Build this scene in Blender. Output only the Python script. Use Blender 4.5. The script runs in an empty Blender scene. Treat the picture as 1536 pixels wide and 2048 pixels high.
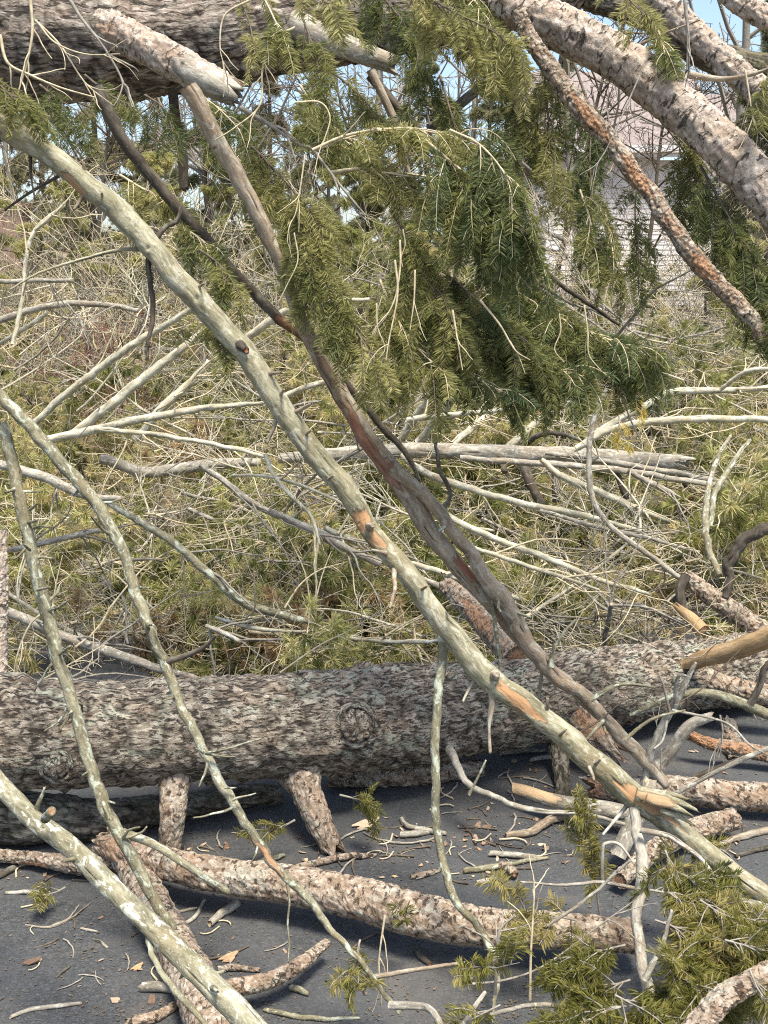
import bpy, math, random
import numpy as np
from mathutils import Vector
R = math.radians
random.seed(7); rng = np.random.default_rng(11)
sc = bpy.context.scene
COL = sc.collection

# ------------------------------------------------------------------ camera, world, sun, exposure
F = 768 / math.tan(R(20)); PITCH = R(12); CH = 1.6
cam = bpy.data.cameras.new('camera'); camo = bpy.data.objects.new('camera', cam); COL.objects.link(camo)
cam.sensor_fit = 'HORIZONTAL'; cam.angle = R(40)
cam.clip_start = 0.05; cam.clip_end = 2000
camo.location = (0, 0, CH); camo.rotation_euler = (R(90) - PITCH, 0, 0)
sc.camera = camo
SUN = Vector((0.14, -0.30, 0.93)).normalized()
elev = math.asin(SUN.z); azim = math.atan2(SUN.x, SUN.y)
w = bpy.data.worlds.new('World'); sc.world = w; w.use_nodes = True
wn = w.node_tree.nodes; wl = w.node_tree.links
sky = wn.new('ShaderNodeTexSky'); sky.sky_type = 'NISHITA'; sky.sun_disc = False
sky.sun_elevation = elev; sky.sun_rotation = azim; sky.dust_density = 2.2; sky.ozone_density = .6; sky.air_density = 1.0
bg = wn['Background']; bg.inputs['Strength'].default_value = 0.142
wl.new(sky.outputs[0], bg.inputs['Color'])
sl = bpy.data.lights.new('sun', 'SUN'); sl.energy = 3.6; sl.angle = R(15); sl.color = (1.0, 0.94, 0.82)
so = bpy.data.objects.new('sun', sl); COL.objects.link(so)
so.rotation_euler = SUN.to_track_quat('Z', 'Y').to_euler(); so.location = (0, 0, 30)
sc.view_settings.view_transform = 'Standard'; sc.view_settings.look = 'None'
sc.view_settings.exposure = 1.0; sc.view_settings.gamma = 1.0
sc.render.engine = 'CYCLES'
cy = sc.cycles
cy.max_bounces = 5; cy.diffuse_bounces = 3; cy.glossy_bounces = 2; cy.transmission_bounces = 3
cy.use_denoising = False
cy.filter_width = 1.1

fw = np.array([0, math.cos(PITCH), -math.sin(PITCH)]); up = np.array([0, math.sin(PITCH), math.cos(PITCH)])
rt = np.array([1., 0, 0]); cp = np.array([0, 0, CH])
def P(px, py, d): return cp + d * (fw + rt * (px - 768) / F + up * (1024 - py) / F)
def kk(py): return math.sin(PITCH) + (py - 1024) / F * math.cos(PITCH)
def gd(py, z=0.0, wpx=0.0): return (CH - z) / (kk(py) + wpx / (2 * F))      # depth at which a ray meets height z
def G(px, py, z=0.0): return P(px, py, gd(py, z))

# ------------------------------------------------------------------ noise
def hsh(i, j, k, s=0):
    with np.errstate(over='ignore'):
        h = (i.astype(np.int64) * 374761393 + j.astype(np.int64) * 668265263 + k.astype(np.int64) * 1274126177 + s * 974634777) & 0xffffffff
        h = ((h ^ (h >> 13)) * 1274126177) & 0xffffffff
        h = ((h ^ (h >> 16)) * 2246822519) & 0xffffffff
        return ((h ^ (h >> 15)) & 0xffffff) / float(0xffffff)
def vnoise(p, s=0):
    f = np.floor(p); t = p - f; i = f.astype(np.int64); t = t * t * (3 - 2 * t); r = 0
    for a in (0, 1):
        for b in (0, 1):
            for c in (0, 1):
                wt = (t[:, 0] if a else 1 - t[:, 0]) * (t[:, 1] if b else 1 - t[:, 1]) * (t[:, 2] if c else 1 - t[:, 2])
                r = r + wt * hsh(i[:, 0] + a, i[:, 1] + b, i[:, 2] + c, s)
    return r * 2 - 1
def fbm(p, o=3, s=0):
    r = 0; a = 1.0
    for k in range(o):
        r = r + a * vnoise(p * (2.03 ** k), s + k); a *= .5
    return r / 1.6
def voro(p, s=0):
    f = np.floor(p).astype(np.int64); n = len(p)
    F1 = np.full(n, 9.); F2 = np.full(n, 9.); ID = np.zeros(n)
    for a in (-1, 0, 1):
        for b in (-1, 0, 1):
            for c in (-1, 0, 1):
                ci, cj, ck = f[:, 0] + a, f[:, 1] + b, f[:, 2] + c
                q = np.stack([ci + hsh(ci, cj, ck, s), cj + hsh(ci, cj, ck, s + 1), ck + hsh(ci, cj, ck, s + 2)], 1)
                d = np.sqrt(((q - p) ** 2).sum(1)); m = d < F1
                F2 = np.where(m, F1, np.minimum(F2, d)); ID = np.where(m, hsh(ci, cj, ck, s + 3), ID); F1 = np.where(m, d, F1)
    return F1, F2, ID

# ------------------------------------------------------------------ mesh and object helpers
def mesh(name, v, quads=None, tris=None, mat=None, attrs=None, smooth=True):
    me = bpy.data.meshes.new(name)
    v = np.asarray(v, np.float32); me.vertices.add(len(v)); me.vertices.foreach_set('co', v.ravel())
    parts = []; starts = []; tot = []; off = 0
    for fa, k in ((quads, 4), (tris, 3)):
        if fa is None or len(fa) == 0: continue
        fa = np.asarray(fa, np.int32); parts.append(fa.ravel()); n = len(fa)
        starts.append(off + np.arange(n) * k); tot.append(np.full(n, k)); off += n * k
    li = np.concatenate(parts); me.loops.add(len(li)); me.loops.foreach_set('vertex_index', li.astype(np.int32))
    st = np.concatenate(starts).astype(np.int32); me.polygons.add(len(st)); me.polygons.foreach_set('loop_start', st)
    me.polygons.foreach_set('loop_total', np.concatenate(tot).astype(np.int32))
    me.polygons.foreach_set('use_smooth', np.full(len(st), smooth, dtype=bool))
    me.update(calc_edges=True)
    for k, a in (attrs or {}).items():
        a = np.asarray(a, np.float32)
        if a.ndim == 2:
            at = me.attributes.new(k, 'FLOAT_VECTOR', 'POINT'); at.data.foreach_set('vector', a.ravel())
        else:
            at = me.attributes.new(k, 'FLOAT', 'POINT'); at.data.foreach_set('value', a)
    if mat: me.materials.append(mat)
    return me
def link(name, me, parent=None, loc=None):
    o = bpy.data.objects.new(name, me); COL.objects.link(o)
    if parent is not None: o.parent = parent
    if loc is not None: o.location = loc
    return o
def tag(o, label=None, cat=None, group=None, kind=None):
    if label: o['label'] = label
    if cat: o['category'] = cat
    if group: o['group'] = group
    if kind: o['kind'] = kind
    return o
def root(name, loc, label, cat, group=None):
    return tag(link(name, None, None, loc), label, cat, group)
def copy_thing(o, loc, rot, s, label=None):
    c = o.copy(); COL.objects.link(c); c.location = loc; c.rotation_euler = rot; c.scale = (s, s, s)
    if label: c['label'] = label
    for ch in o.children:
        d = ch.copy(); COL.objects.link(d); d.parent = c
    return c

# ------------------------------------------------------------------ materials
def newmat(name):
    m = bpy.data.materials.new(name); m.use_nodes = True
    return m, m.node_tree.nodes, m.node_tree.links
class NB:
    def __init__(s, name):
        s.m, s.n, s.l = newmat(name); s.b = s.n['Principled BSDF']; s.b.inputs['Specular IOR Level'].default_value = .25
    def attr(s, a):
        x = s.n.new('ShaderNodeAttribute'); x.attribute_name = a; return x
    def mapv(s, vec, sc_):
        x = s.n.new('ShaderNodeMapping'); x.inputs['Scale'].default_value = sc_; s.l.new(vec, x.inputs['Vector']); return x.outputs[0]
    def noise(s, vec, scale, det=4, rough=.6, dist=0):
        x = s.n.new('ShaderNodeTexNoise'); x.inputs['Scale'].default_value = scale; x.inputs['Detail'].default_value = det
        x.inputs['Roughness'].default_value = rough; x.inputs['Distortion'].default_value = dist
        if vec: s.l.new(vec, x.inputs['Vector'])
        return x.outputs['Fac']
    def vor(s, vec, scale, feat='F1'):
        x = s.n.new('ShaderNodeTexVoronoi'); x.inputs['Scale'].default_value = scale; x.feature = feat
        s.l.new(vec, x.inputs['Vector']); return x
    def ramp(s, fac, stops):
        x = s.n.new('ShaderNodeValToRGB'); e = x.color_ramp.elements
        while len(e) < len(stops): e.new(.5)
        for i, (p, c) in enumerate(stops):
            e[i].position = p; e[i].color = (c, c, c, 1) if isinstance(c, (int, float)) else (*c, 1)
        s.l.new(fac, x.inputs['Fac']); return x.outputs['Color']
    def mix(s, fac, a, b, mode='MIX'):
        x = s.n.new('ShaderNodeMix'); x.data_type = 'RGBA'; x.blend_type = mode
        for sock, val in ((x.inputs[0], fac), (x.inputs[6], a), (x.inputs[7], b)):
            if isinstance(val, (int, float)): sock.default_value = val
            elif isinstance(val, tuple): sock.default_value = (*val, 1)
            else: s.l.new(val, sock)
        return x.outputs[2]
    def math(s, op, a, b=None):
        x = s.n.new('ShaderNodeMath'); x.operation = op
        for sock, val in ((x.inputs[0], a), (x.inputs[1], b)):
            if val is None: continue
            if isinstance(val, (int, float)): sock.default_value = val
            else: s.l.new(val, sock)
        return x.outputs[0]
    def bump(s, h, strength, dist):
        x = s.n.new('ShaderNodeBump'); x.inputs['Strength'].default_value = strength; x.inputs['Distance'].default_value = dist
        s.l.new(h, x.inputs['Height']); s.l.new(x.outputs[0], s.b.inputs['Normal'])
    def out(s, col, rough=.85):
        s.l.new(col, s.b.inputs['Base Color']); s.b.inputs['Roughness'].default_value = rough; return s.m

def bark(name, crack, dark, mid, light, lich=(.40, .43, .33), lamt=.6, peel=(.36, .20, .11), fine=90, moss=0.0, el=.35, lsc=28, bd=.004, vs=0, cw=.10, plates=1.0, ridge=0, rel=None, cs=1.0, rwd=.10, r0=.36):
    b = NB(name); r = b.attr('rest').outputs['Vector']
    wv = b.n.new('ShaderNodeTexNoise'); wv.inputs['Scale'].default_value = max(20, vs * .6); wv.inputs['Detail'].default_value = 2; b.l.new(r, wv.inputs['Vector'])
    wm = b.n.new('ShaderNodeVectorMath'); wm.operation = 'MULTIPLY_ADD'; b.l.new(wv.outputs['Color'], wm.inputs[0]); ws = .55 / max(20, vs); wm.inputs[1].default_value = (ws, ws, ws); b.l.new(r, wm.inputs[2])
    rw = wm.outputs[0]
    rv = b.mapv(rw, (el, 1, 1))
    n1 = b.noise(rv, fine, 5, .72); n2 = b.noise(r, 9, 3)
    tone = b.attr('tone').outputs['Fac']; ck = b.attr('crack').outputs['Fac']; pl = b.attr('peel').outputs['Fac']; rim = b.ramp(pl, [(.02, 0.0), (.3, .85), (.55, 0.0)])
    t = b.math('ADD', b.math('MULTIPLY', n1, .8), b.math('MULTIPLY', tone, .20))
    if vs:
        ve = b.vor(rv, vs, 'DISTANCE_TO_EDGE').outputs['Distance']; vc = b.vor(rv, vs).outputs['Color']
        sx = b.n.new('ShaderNodeSeparateColor'); b.l.new(vc, sx.inputs[0])
        t = b.math('ADD', t, b.math('MULTIPLY', b.math('SUBTRACT', sx.outputs[0], .5), .26 * plates))
        if ridge:
            edge = b.ramp(b.noise(b.mapv(r, rel or (el * .7, 1, 1)), ridge, 6, .66, .6), [(r0, 0.0), (r0 + rwd, 1.0)])
        else:
            edge = b.math('MAXIMUM', b.ramp(ve, [(cw * .2, 0.0), (cw, 1.0)]), b.ramp(b.noise(r, vs * .7, 3, .7), [(.40, 0.0), (.52, 1.0)]))
    c = b.ramp(t, [(.34, dark), (.52, mid), (.68, light)])
    c = b.mix(b.ramp(n2, [(.45, 0.0), (.68, .45)]), c, tuple(x * y for x, y in zip(mid, (1.05, .86, .70))))
    ln = b.noise(b.mapv(r, (.6, 1, 1)), lsc, 6, .68, .6); sp = b.noise(b.mapv(r, (.6, 1, 1)), lsc * 4.5, 3, .6)
    lm = b.math('MAXIMUM', b.ramp(ln, [(.54, 0.0), (.60, 1.0)]), b.ramp(sp, [(.62, 0.0), (.68, .8)]))
    c = b.mix(b.math('MULTIPLY', lm, lamt), c, b.mix(n1, tuple(x * .55 for x in lich), tuple(min(1, x * 1.15) for x in lich)))
    if moss:
        mn = b.noise(r, 7, 4, .7)
        c = b.mix(b.math('MULTIPLY', b.ramp(mn, [(.45, 0.0), (.62, 1.0)]), moss), c, (.10, .105, .03))
    c = b.mix(b.ramp(ck, [(.04, 1 - cs), (.40, 1.0)]), crack, c)
    h = b.math('ADD', b.math('MULTIPLY', n1, .7), b.math('MULTIPLY', ck, .7))
    if vs:
        c = b.mix(edge, tuple(.5 * x + .3 * y for x, y in zip(crack, dark)), c); h = b.math('ADD', h, b.math('MULTIPLY', edge, .8))
    st = b.noise(b.mapv(r, (.08, 1, 1)), 160, 3)
    c = b.mix(pl, c, b.mix(st, tuple(x * .60 for x in peel), tuple(min(1, x * 1.35) for x in peel)))
    c = b.mix(rim, c, tuple(x * .8 for x in dark))
    b.bump(h, 1.0, bd)
    return b.out(c, .9)
M = {}
M['log'] = bark('grey_plated_bark', (.032, .026, .021), (.15, .122, .094), (.28, .235, .182), (.48, .43, .345), lich=(.45, .475, .37), lamt=.65, fine=170, lsc=13, vs=120, el=.40, ridge=120, rel=(.34, 1, 1), plates=1.3, bd=.010, r0=.385, rwd=.09)
M['trunk_dark'] = bark('dark_ridged_bark', (.034, .026, .022), (.13, .105, .085), (.27, .225, .185), (.50, .435, .37), lamt=.25, fine=110, vs=90, el=.30, ridge=70, plates=1.0, bd=.008, r0=.385, rwd=.09)
M['pink'] = bark('pinkish_flaky_bark', (.05, .037, .028), (.26, .205, .16), (.43, .355, .285), (.60, .525, .445), lich=(.58, .53, .45), lamt=.4, fine=100, el=.9, vs=70, ridge=36, rel=(1.7, .8, .8), plates=.75, cs=.2, r0=.372, rwd=.055, bd=.007)
M['tan'] = bark('tan_flaky_bark', (.06, .04, .027), (.19, .135, .092), (.33, .258, .19), (.51, .44, .355), lich=(.48, .48, .39), lamt=.55, fine=100, el=.8, vs=80, ridge=56, rel=(1.2, .8, .8), plates=.9, cs=.5, r0=.365, rwd=.08, bd=.007)
M['pole'] = bark('olive_grey_smooth_bark', (.06, .05, .032), (.13, .118, .07), (.255, .235, .15), (.42, .395, .285), lich=(.52, .505, .40), lamt=.65, peel=(.42, .245, .125), fine=110, el=.22, lsc=42, bd=.004)
M['pale'] = bark('pale_lichen_bark', (.06, .05, .03), (.115, .105, .065), (.24, .225, .15), (.40, .38, .28), lich=(.64, .63, .52), lamt=.95, fine=110, el=.3, lsc=48, bd=.004)
M['lich'] = bark('lichened_grey_bark', (.035, .03, .02), (.085, .078, .05), (.20, .185, .12), (.34, .32, .225), lich=(.50, .53, .42), lamt=.95, fine=95, lsc=44, bd=.006, el=.4)
M['brown'] = bark('brown_grey_bark', (.035, .026, .018), (.13, .10, .072), (.30, .245, .178), (.47, .41, .32), lich=(.48, .47, .38), lamt=.6, peel=(.28, .12, .075), fine=95, el=.22, lsc=40, bd=.005)
M['dark'] = bark('dark_twig_bark', (.012, .01, .008), (.04, .033, .025), (.08, .066, .05), (.15, .13, .10), lamt=.2, peel=(.22, .10, .05), fine=60, bd=.003)
M['grey'] = bark('weathered_grey_bark', (.045, .037, .028), (.13, .115, .09), (.28, .255, .205), (.46, .43, .36), lich=(.56, .55, .46), lamt=.8, peel=(.5, .35, .2), fine=95, el=.25, lsc=55, bd=.004)
M['wood'] = bark('peeled_wood', (.08, .045, .025), (.19, .12, .06), (.36, .25, .13), (.52, .40, .25), lamt=.0, peel=(.60, .38, .20), fine=90, el=.06, bd=.003)
M['bpale'] = bark('sunlit_pale_bark', (.08, .065, .045), (.20, .18, .125), (.42, .395, .29), (.64, .61, .49), lich=(.66, .65, .54), lamt=.8, fine=60, el=.3, lsc=30, bd=.004)  # brighter copy of the pale bark, sunlight on the brush put into its colour
M['mossy'] = bark('mossy_dark_bark', (.02, .016, .012), (.07, .06, .045), (.15, .125, .095), (.27, .24, .19), lamt=.3, fine=60, moss=.4, vs=75, el=.35, ridge=60)

def leafmat(name, stops, trans=.35, hue=.25):
    b = NB(name); t = b.attr('tint').outputs['Fac']
    oi = b.n.new('ShaderNodeObjectInfo').outputs['Random']
    f = b.math('ADD', t, b.math('MULTIPLY', b.math('SUBTRACT', oi, .5), hue))
    c = b.ramp(f, stops)
    b.out(c, .5); b.b.inputs['Specular IOR Level'].default_value = .3
    tr = b.n.new('ShaderNodeBsdfTranslucent'); b.l.new(c, tr.inputs['Color'])
    mx = b.n.new('ShaderNodeMixShader'); mx.inputs[0].default_value = trans
    o = b.n['Material Output']; b.l.new(b.b.outputs[0], mx.inputs[1]); b.l.new(tr.outputs[0], mx.inputs[2]); b.l.new(mx.outputs[0], o.inputs['Surface'])
    return b.m
M['fir'] = leafmat('fir_needles', [(.0, (.105, .14, .06)), (.30, (.19, .21, .07)), (.65, (.31, .30, .105)), (1., (.47, .43, .19))], trans=.45)
M['firlow'] = leafmat('yellow_green_fir_needles', [(.0, (.075, .10, .028)), (.4, (.155, .155, .036)), (.75, (.26, .24, .06)), (1., (.40, .34, .13))], trans=.42)
M['pine'] = leafmat('pine_needles', [(.0, (.11, .13, .04)), (.3, (.29, .295, .095)), (.65, (.52, .50, .20)), (1., (.66, .55, .30))], hue=.6, trans=.45)
M['pinedead'] = leafmat('dead_pine_needles', [(.0, (.16, .10, .045)), (.5, (.36, .24, .11)), (1., (.55, .42, .24))], trans=.4)
M['far'] = leafmat('far_needles', [(.0, (.15, .17, .095)), (.5, (.29, .29, .16)), (1., (.48, .43, .26))], hue=.5, trans=.45)
M['yellow'] = leafmat('yellow_needles', [(.0, (.45, .34, .05)), (1., (.6, .47, .10))])
def twigmat(name, c0, c1):
    b = NB(name); g = b.n.new('ShaderNodeTexCoord').outputs['Object']
    return b.out(b.ramp(b.noise(g, 60, 3), [(.3, c0), (.7, c1)]), .8)
M['twig'] = twigmat('pale_twig', (.32, .26, .16), (.62, .54, .37))
M['twigd'] = twigmat('brown_twig', (.07, .055, .04), (.17, .135, .095))
M['twigg'] = twigmat('grey_twig', (.15, .13, .105), (.36, .33, .27))
M['twigr'] = twigmat('reddish_twig', (.18, .08, .06), (.32, .17, .13))

# ------------------------------------------------------------------ tubes
def spline(p, n):
    p = np.asarray(p, float)
    if len(p) == 2:
        t = np.linspace(0, 1, n)[:, None]; return p[0] * (1 - t) + p[1] * t
    q = np.vstack([2 * p[0] - p[1], p, 2 * p[-1] - p[-2]]); m = len(p) - 1
    u = np.linspace(0, m - 1e-6, n); i = u.astype(int); t = (u - i)[:, None]
    a, b, c, d = q[i], q[i + 1], q[i + 2], q[i + 3]
    return .5 * (2 * b + (c - a) * t + (2 * a - 5 * b + 4 * c - d) * t ** 2 + (3 * b - a - 3 * c + d) * t ** 3)
def frames(c):
    T = np.gradient(c, axis=0); T /= np.linalg.norm(T, axis=1)[:, None] + 1e-12
    N = np.zeros_like(T); v = np.cross(T[0], [0.31, .2, .9]); v /= np.linalg.norm(v); N[0] = v
    for i in range(1, len(T)):
        v = N[i - 1] - T[i] * N[i - 1].dot(T[i]); N[i] = v / (np.linalg.norm(v) + 1e-12)
    return T, N, np.cross(T, N)
def project(v):
    q = v - cp; d = q @ fw
    return 768 + (q @ rt) / d * F, 1024 - (q @ up) / d * F, d

SP = {'log': dict(cell=.017, el=2.2, amp=.014), 'trunk_dark': dict(cell=.020, el=1.9, amp=.015), 'pink': dict(cell=.022, el=1.2, amp=.006),
      'tan': dict(cell=.018, el=1.3, amp=.004), 'mossy': dict(cell=.02, el=2, amp=.006)}
def tube(pts, rad, style, res=None, seg=None, jag0=0., jag1=0., peel=(), knots=0, wob=0., base=None, nz=1.0, cap=.9):
    """pts (n,3) world, rad (n); returns verts, quads, tris, attrs (world space minus base)"""
    pts = np.asarray(pts, float); rad = np.asarray(rad, float)
    L = np.linalg.norm(np.diff(pts, axis=0), axis=1).sum(); rm = rad.mean()
    plate = style in SP
    if res is None: res = max(.0030, min(.02, rm * .14)) if plate else max(.004, min(.03, rm * .5))
    if seg is None: seg = int(np.clip(2 * math.pi * rm / (res * 1.05), 6 if rm < .006 else 9, 380))
    n = max(6, int(L / res))
    cr = spline(np.hstack([pts, rad[:, None]]), n); c = cr[:, :3].copy(); r = np.maximum(cr[:, 3], 5e-4)
    off = rng.random(3) * 40
    s = np.concatenate([[0], np.cumsum(np.linalg.norm(np.diff(c, axis=0), axis=1))])
    if wob:
        z = np.stack([s * 3.0 / max(.05, rm * 20) + off[0], np.zeros(n), np.zeros(n)], 1)
        for k in range(3): c[:, k] += wob * rm * (.9 * vnoise(z + off[k] + 7.7 * k, k) + .55 * vnoise(z * 3.1 + 3.3 * k, k) + .3 * np.abs(vnoise(z * 6.3 + 1.3 * k, k + 5)))
    T, Nn, B = frames(c)
    th = np.arange(seg) * 2 * math.pi / seg
    S, TH = np.meshgrid(s, th, indexing='ij'); RR = np.repeat(r[:, None], seg, 1)
    rest = np.stack([S.ravel(), (RR * np.cos(TH)).ravel(), (RR * np.sin(TH)).ravel()], 1)
    rs = rest + off; N_ = len(rest)
    if plate:
        p = SP[style]; cell = min(p['cell'], rm * .55); q = rs / np.array([cell * p['el'], cell, cell])
        q = q + .55 * np.stack([fbm(q * .8, 2, 5), fbm(q * .8 + 9, 2, 6), fbm(q * .8 + 19, 2, 7)], 1)
        F1, F2, tone = voro(q); e = np.clip((F2 - F1) / .40, 0, 1)
        G1, G2, tone2 = voro(q * 2.3 + 3.1, 9); e2 = np.clip((G2 - G1) / .3, 0, 1)
        amp = min(p['amp'], rm * .12)
        disp = amp * .8 * (e ** .6 - .75 + .9 * (tone - .5) + .35 * (e2 - .7) + .4 * fbm(rs / .008, 2, 3)) + amp * .9 * fbm(rs / np.array([cell * 2.6, cell * .55, cell * .55]), 3, 14) + rm * .05 * fbm(rs / (rm * 2.2), 2, 4)
        crack = np.clip(e * .85 + .15, 0, 1) * (.55 + .45 * e2); tone = .65 * tone + .35 * tone2
    else:
        q = rs / np.array([max(rm, .01) * 4.5, max(rm, .01), max(rm, .01)])
        disp = nz * rm * (.09 * fbm(q, 3, 2) + .05 * fbm(q * np.array([2.5, 3, 3]), 2, 8))
        g = fbm(rs / np.array([max(.012, rm * .5), max(.02, rm), max(.02, rm)]), 3, 21)
        g2 = fbm(rs / np.array([max(.10, rm * 3), max(.006, rm * .15), max(.006, rm * .15)]), 2, 31)
        crack = np.clip(np.minimum((g + .90) / .25, (g2 + .62) / .25), 0, 1)
        tone = np.clip(.5 + .9 * fbm(rs / np.array([.09, .03, .03]), 2, 12), 0, 1); disp -= rm * .05 * (1 - crack)
    for k in range(knots):
        s0 = rng.random() * L; t0 = rng.random() * 6.28; kr = rm * rng.uniform(.5, .95)
        dd = np.sqrt((S - s0) ** 2 + (RR * ((TH - t0 + math.pi) % (2 * math.pi) - math.pi)) ** 2).ravel()
        disp = disp + rm * rng.uniform(.10, .26) * np.exp(-(dd / kr) ** 2) ** 1.5 - rm * .3 * np.exp(-(dd / (kr * .33)) ** 2)
        crack = crack * (1 - .9 * np.exp(-(dd / (kr * .30)) ** 2)); 
    rr = RR.ravel() + disp
    dirs = (Nn[:, None, :] * np.cos(TH)[..., None] + B[:, None, :] * np.sin(TH)[..., None]).reshape(-1, 3)
    v = np.repeat(c, seg, 0) + dirs * rr[:, None]
    TT = np.repeat(T, seg, 0); fs = S.ravel()
    for jag, e0, sg in ((jag0, fs, -1), (jag1, L - fs, 1)):
        if jag:
            zone = np.exp(-np.clip(e0, 0, None) / (rm * (.8 + jag)))
            jn = fbm(np.stack([np.cos(TH.ravel()) * 1.9 + off[0], np.sin(TH.ravel()) * 1.9, np.zeros(N_) + off[1]], 1), 2, 17)
            jn2 = vnoise(np.stack([TH.ravel() * 3.2 + off[2], np.zeros(N_), np.zeros(N_)], 1), 18)
            v += TT * (sg * zone * rm * jag * (1.3 * jn + .7 * jn2))[:, None]
    pe = np.zeros(N_)
    if peel:
        X, Y, D = project(v)
        nn = fbm(rs / np.array([.07, .007, .007]), 3, 41)
        front = (dirs * ((cp - v) / np.linalg.norm(cp - v, axis=1)[:, None])).sum(1)
        for (a, b_, ra, rb, ang, amt) in peel:
            ca, sa = math.cos(R(ang)), math.sin(R(ang)); dx, dy = X - a, Y - b_
            e = np.sqrt(((dx * ca + dy * sa) / ra) ** 2 + ((-dx * sa + dy * ca) / rb) ** 2) + .75 * nn
            pe = np.maximum(pe, amt * np.clip((1.1 - e) / .15, 0, 1) * (front > -.25))
        v -= dirs * (pe * rm * .10)[:, None]
    i = np.arange(n - 1)[:, None] * seg; j = np.arange(seg)[None, :]; j2 = (j + 1) % seg
    quads = np.stack([i + j, i + j2, i + seg + j2, i + seg + j], -1).reshape(-1, 4)
    # ends: a sunken inner ring so that a broken end shows wood
    ring0 = np.arange(seg); ring1 = (n - 1) * seg + np.arange(seg)
    ex = []; tr = []; exq = []; exr = []
    for ring, cc, d_, jg in ((ring0, c[0], -T[0], jag0), (ring1, c[-1], T[-1], jag1)):
        b0 = N_ + len(ex)
        inner = v[ring] * .55 + v[ring].mean(0) * .45 - (d_ * rm * (.35 * jg))[None, :]
        inner += d_[None, :] * (rng.normal(size=(seg, 1)) * rm * .12 * (jg > 0))
        ex += list(inner); ex.append(v[ring].mean(0) - d_ * rm * .5 * jg); exr += list(rest[ring]) + [rest[ring].mean(0)]
        for a in range(seg):
            exq.append((ring[a], ring[(a + 1) % seg], b0 + (a + 1) % seg, b0 + a)); tr.append((b0 + a, b0 + (a + 1) % seg, b0 + seg))
    v = np.vstack([v, ex]); m = len(ex)
    quads = np.vstack([quads, exq])
    at = dict(rest=np.vstack([rs, np.array(exr) + off]), crack=np.r_[crack, np.ones(m)], tone=np.r_[tone, np.full(m, .5)], peel=np.r_[pe, np.full(m, cap)])
    if base is not None: v = v - np.asarray(base)[None, :]
    return v, quads, tr, at
def merge(lst):
    V = []; Q = []; T_ = []; A = {}; o = 0
    for v, q, t, a in lst:
        V.append(v); Q.append(np.asarray(q) + o)
        if len(t): T_.append(np.asarray(t) + o)
        for k in a: A.setdefault(k, []).append(a[k])
        o += len(v)
    return np.vstack(V), np.vstack(Q), np.vstack(T_) if T_ else [], {k: np.concatenate(x) for k, x in A.items()}

def px_pts(pl, d):
    """pixel polyline (x, y, width) to points and radii; d: number, (d0, d1), list, or ('g', factor)"""
    n = len(pl); out = []; rad = []
    if isinstance(d, (int, float)): ds = [d] * n
    elif d[0] == 'g': ds = [gd(p[1], 0, p[2]) * d[1] for p in pl]
    elif len(d) == 2 and n > 2:
        x = np.r_[0, np.cumsum([math.hypot(pl[i + 1][0] - pl[i][0], pl[i + 1][1] - pl[i][1]) for i in range(n - 1)])]
        ds = list(d[0] + (d[1] - d[0]) * x / x[-1])
    else: ds = list(d)
    for p, dd in zip(pl, ds): out.append(P(p[0], p[1], dd)); rad.append(p[2] / 2 * dd / F)
    return np.array(out), np.array(rad)
WS = {'dead_pole': .66, 'brush_branch': .72, 'bare_branch': .76, 'upright_stem': .72, 'hooked_branch': .72, 'thick_branch': .78, 'fallen_log': .84, 'corner_branch': .72, 'crooked_branch': .8, 'twig': .74, 'twig_stub': .62, 'knot': .85, 'broken_branch': .85, 'hanging_branch': .9}
def branch(name, label, cat, pl, d, style, group=None, parent=None, ws=None, **kw):
    f = WS.get(name, 1.0) if ws is None else ws
    pts, rad = px_pts([(x, y, w_ * f) for x, y, w_ in pl], d)
    b = np.array(parent.location) if parent is not None else pts[0]
    v, q, t, a = tube(pts, rad, style, base=b, **kw)
    o = link(name, mesh(name, v, q, t, M[style], a), parent, None if parent is not None else b)
    if parent is not None:
        if label: o['label'] = label
        return o
    return tag(o, label, cat, group)

# thin strands: many polylines with few sides in one mesh
def strands(lines, sides=4):
    V = []; Q = []; o = 0
    th = np.arange(sides) * 2 * math.pi / sides
    for pts, r0, r1 in lines:
        c = np.asarray(pts, float); n = len(c); T, N, B = frames(c); r = np.linspace(r0, r1, n)
        v = c[:, None, :] + r[:, None, None] * (N[:, None, :] * np.cos(th)[None, :, None] + B[:, None, :] * np.sin(th)[None, :, None])
        V.append(v.reshape(-1, 3)); i = np.arange(n - 1)[:, None] * sides; j = np.arange(sides)[None, :]
        Q.append((np.stack([i + j, i + (j + 1) % sides, i + sides + (j + 1) % sides, i + sides + j], -1).reshape(-1, 4)) + o); o += n * sides
    return np.vstack(V), np.vstack(Q)
def unit(v): return v / (np.linalg.norm(v, axis=-1, keepdims=True) + 1e-12)
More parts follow.
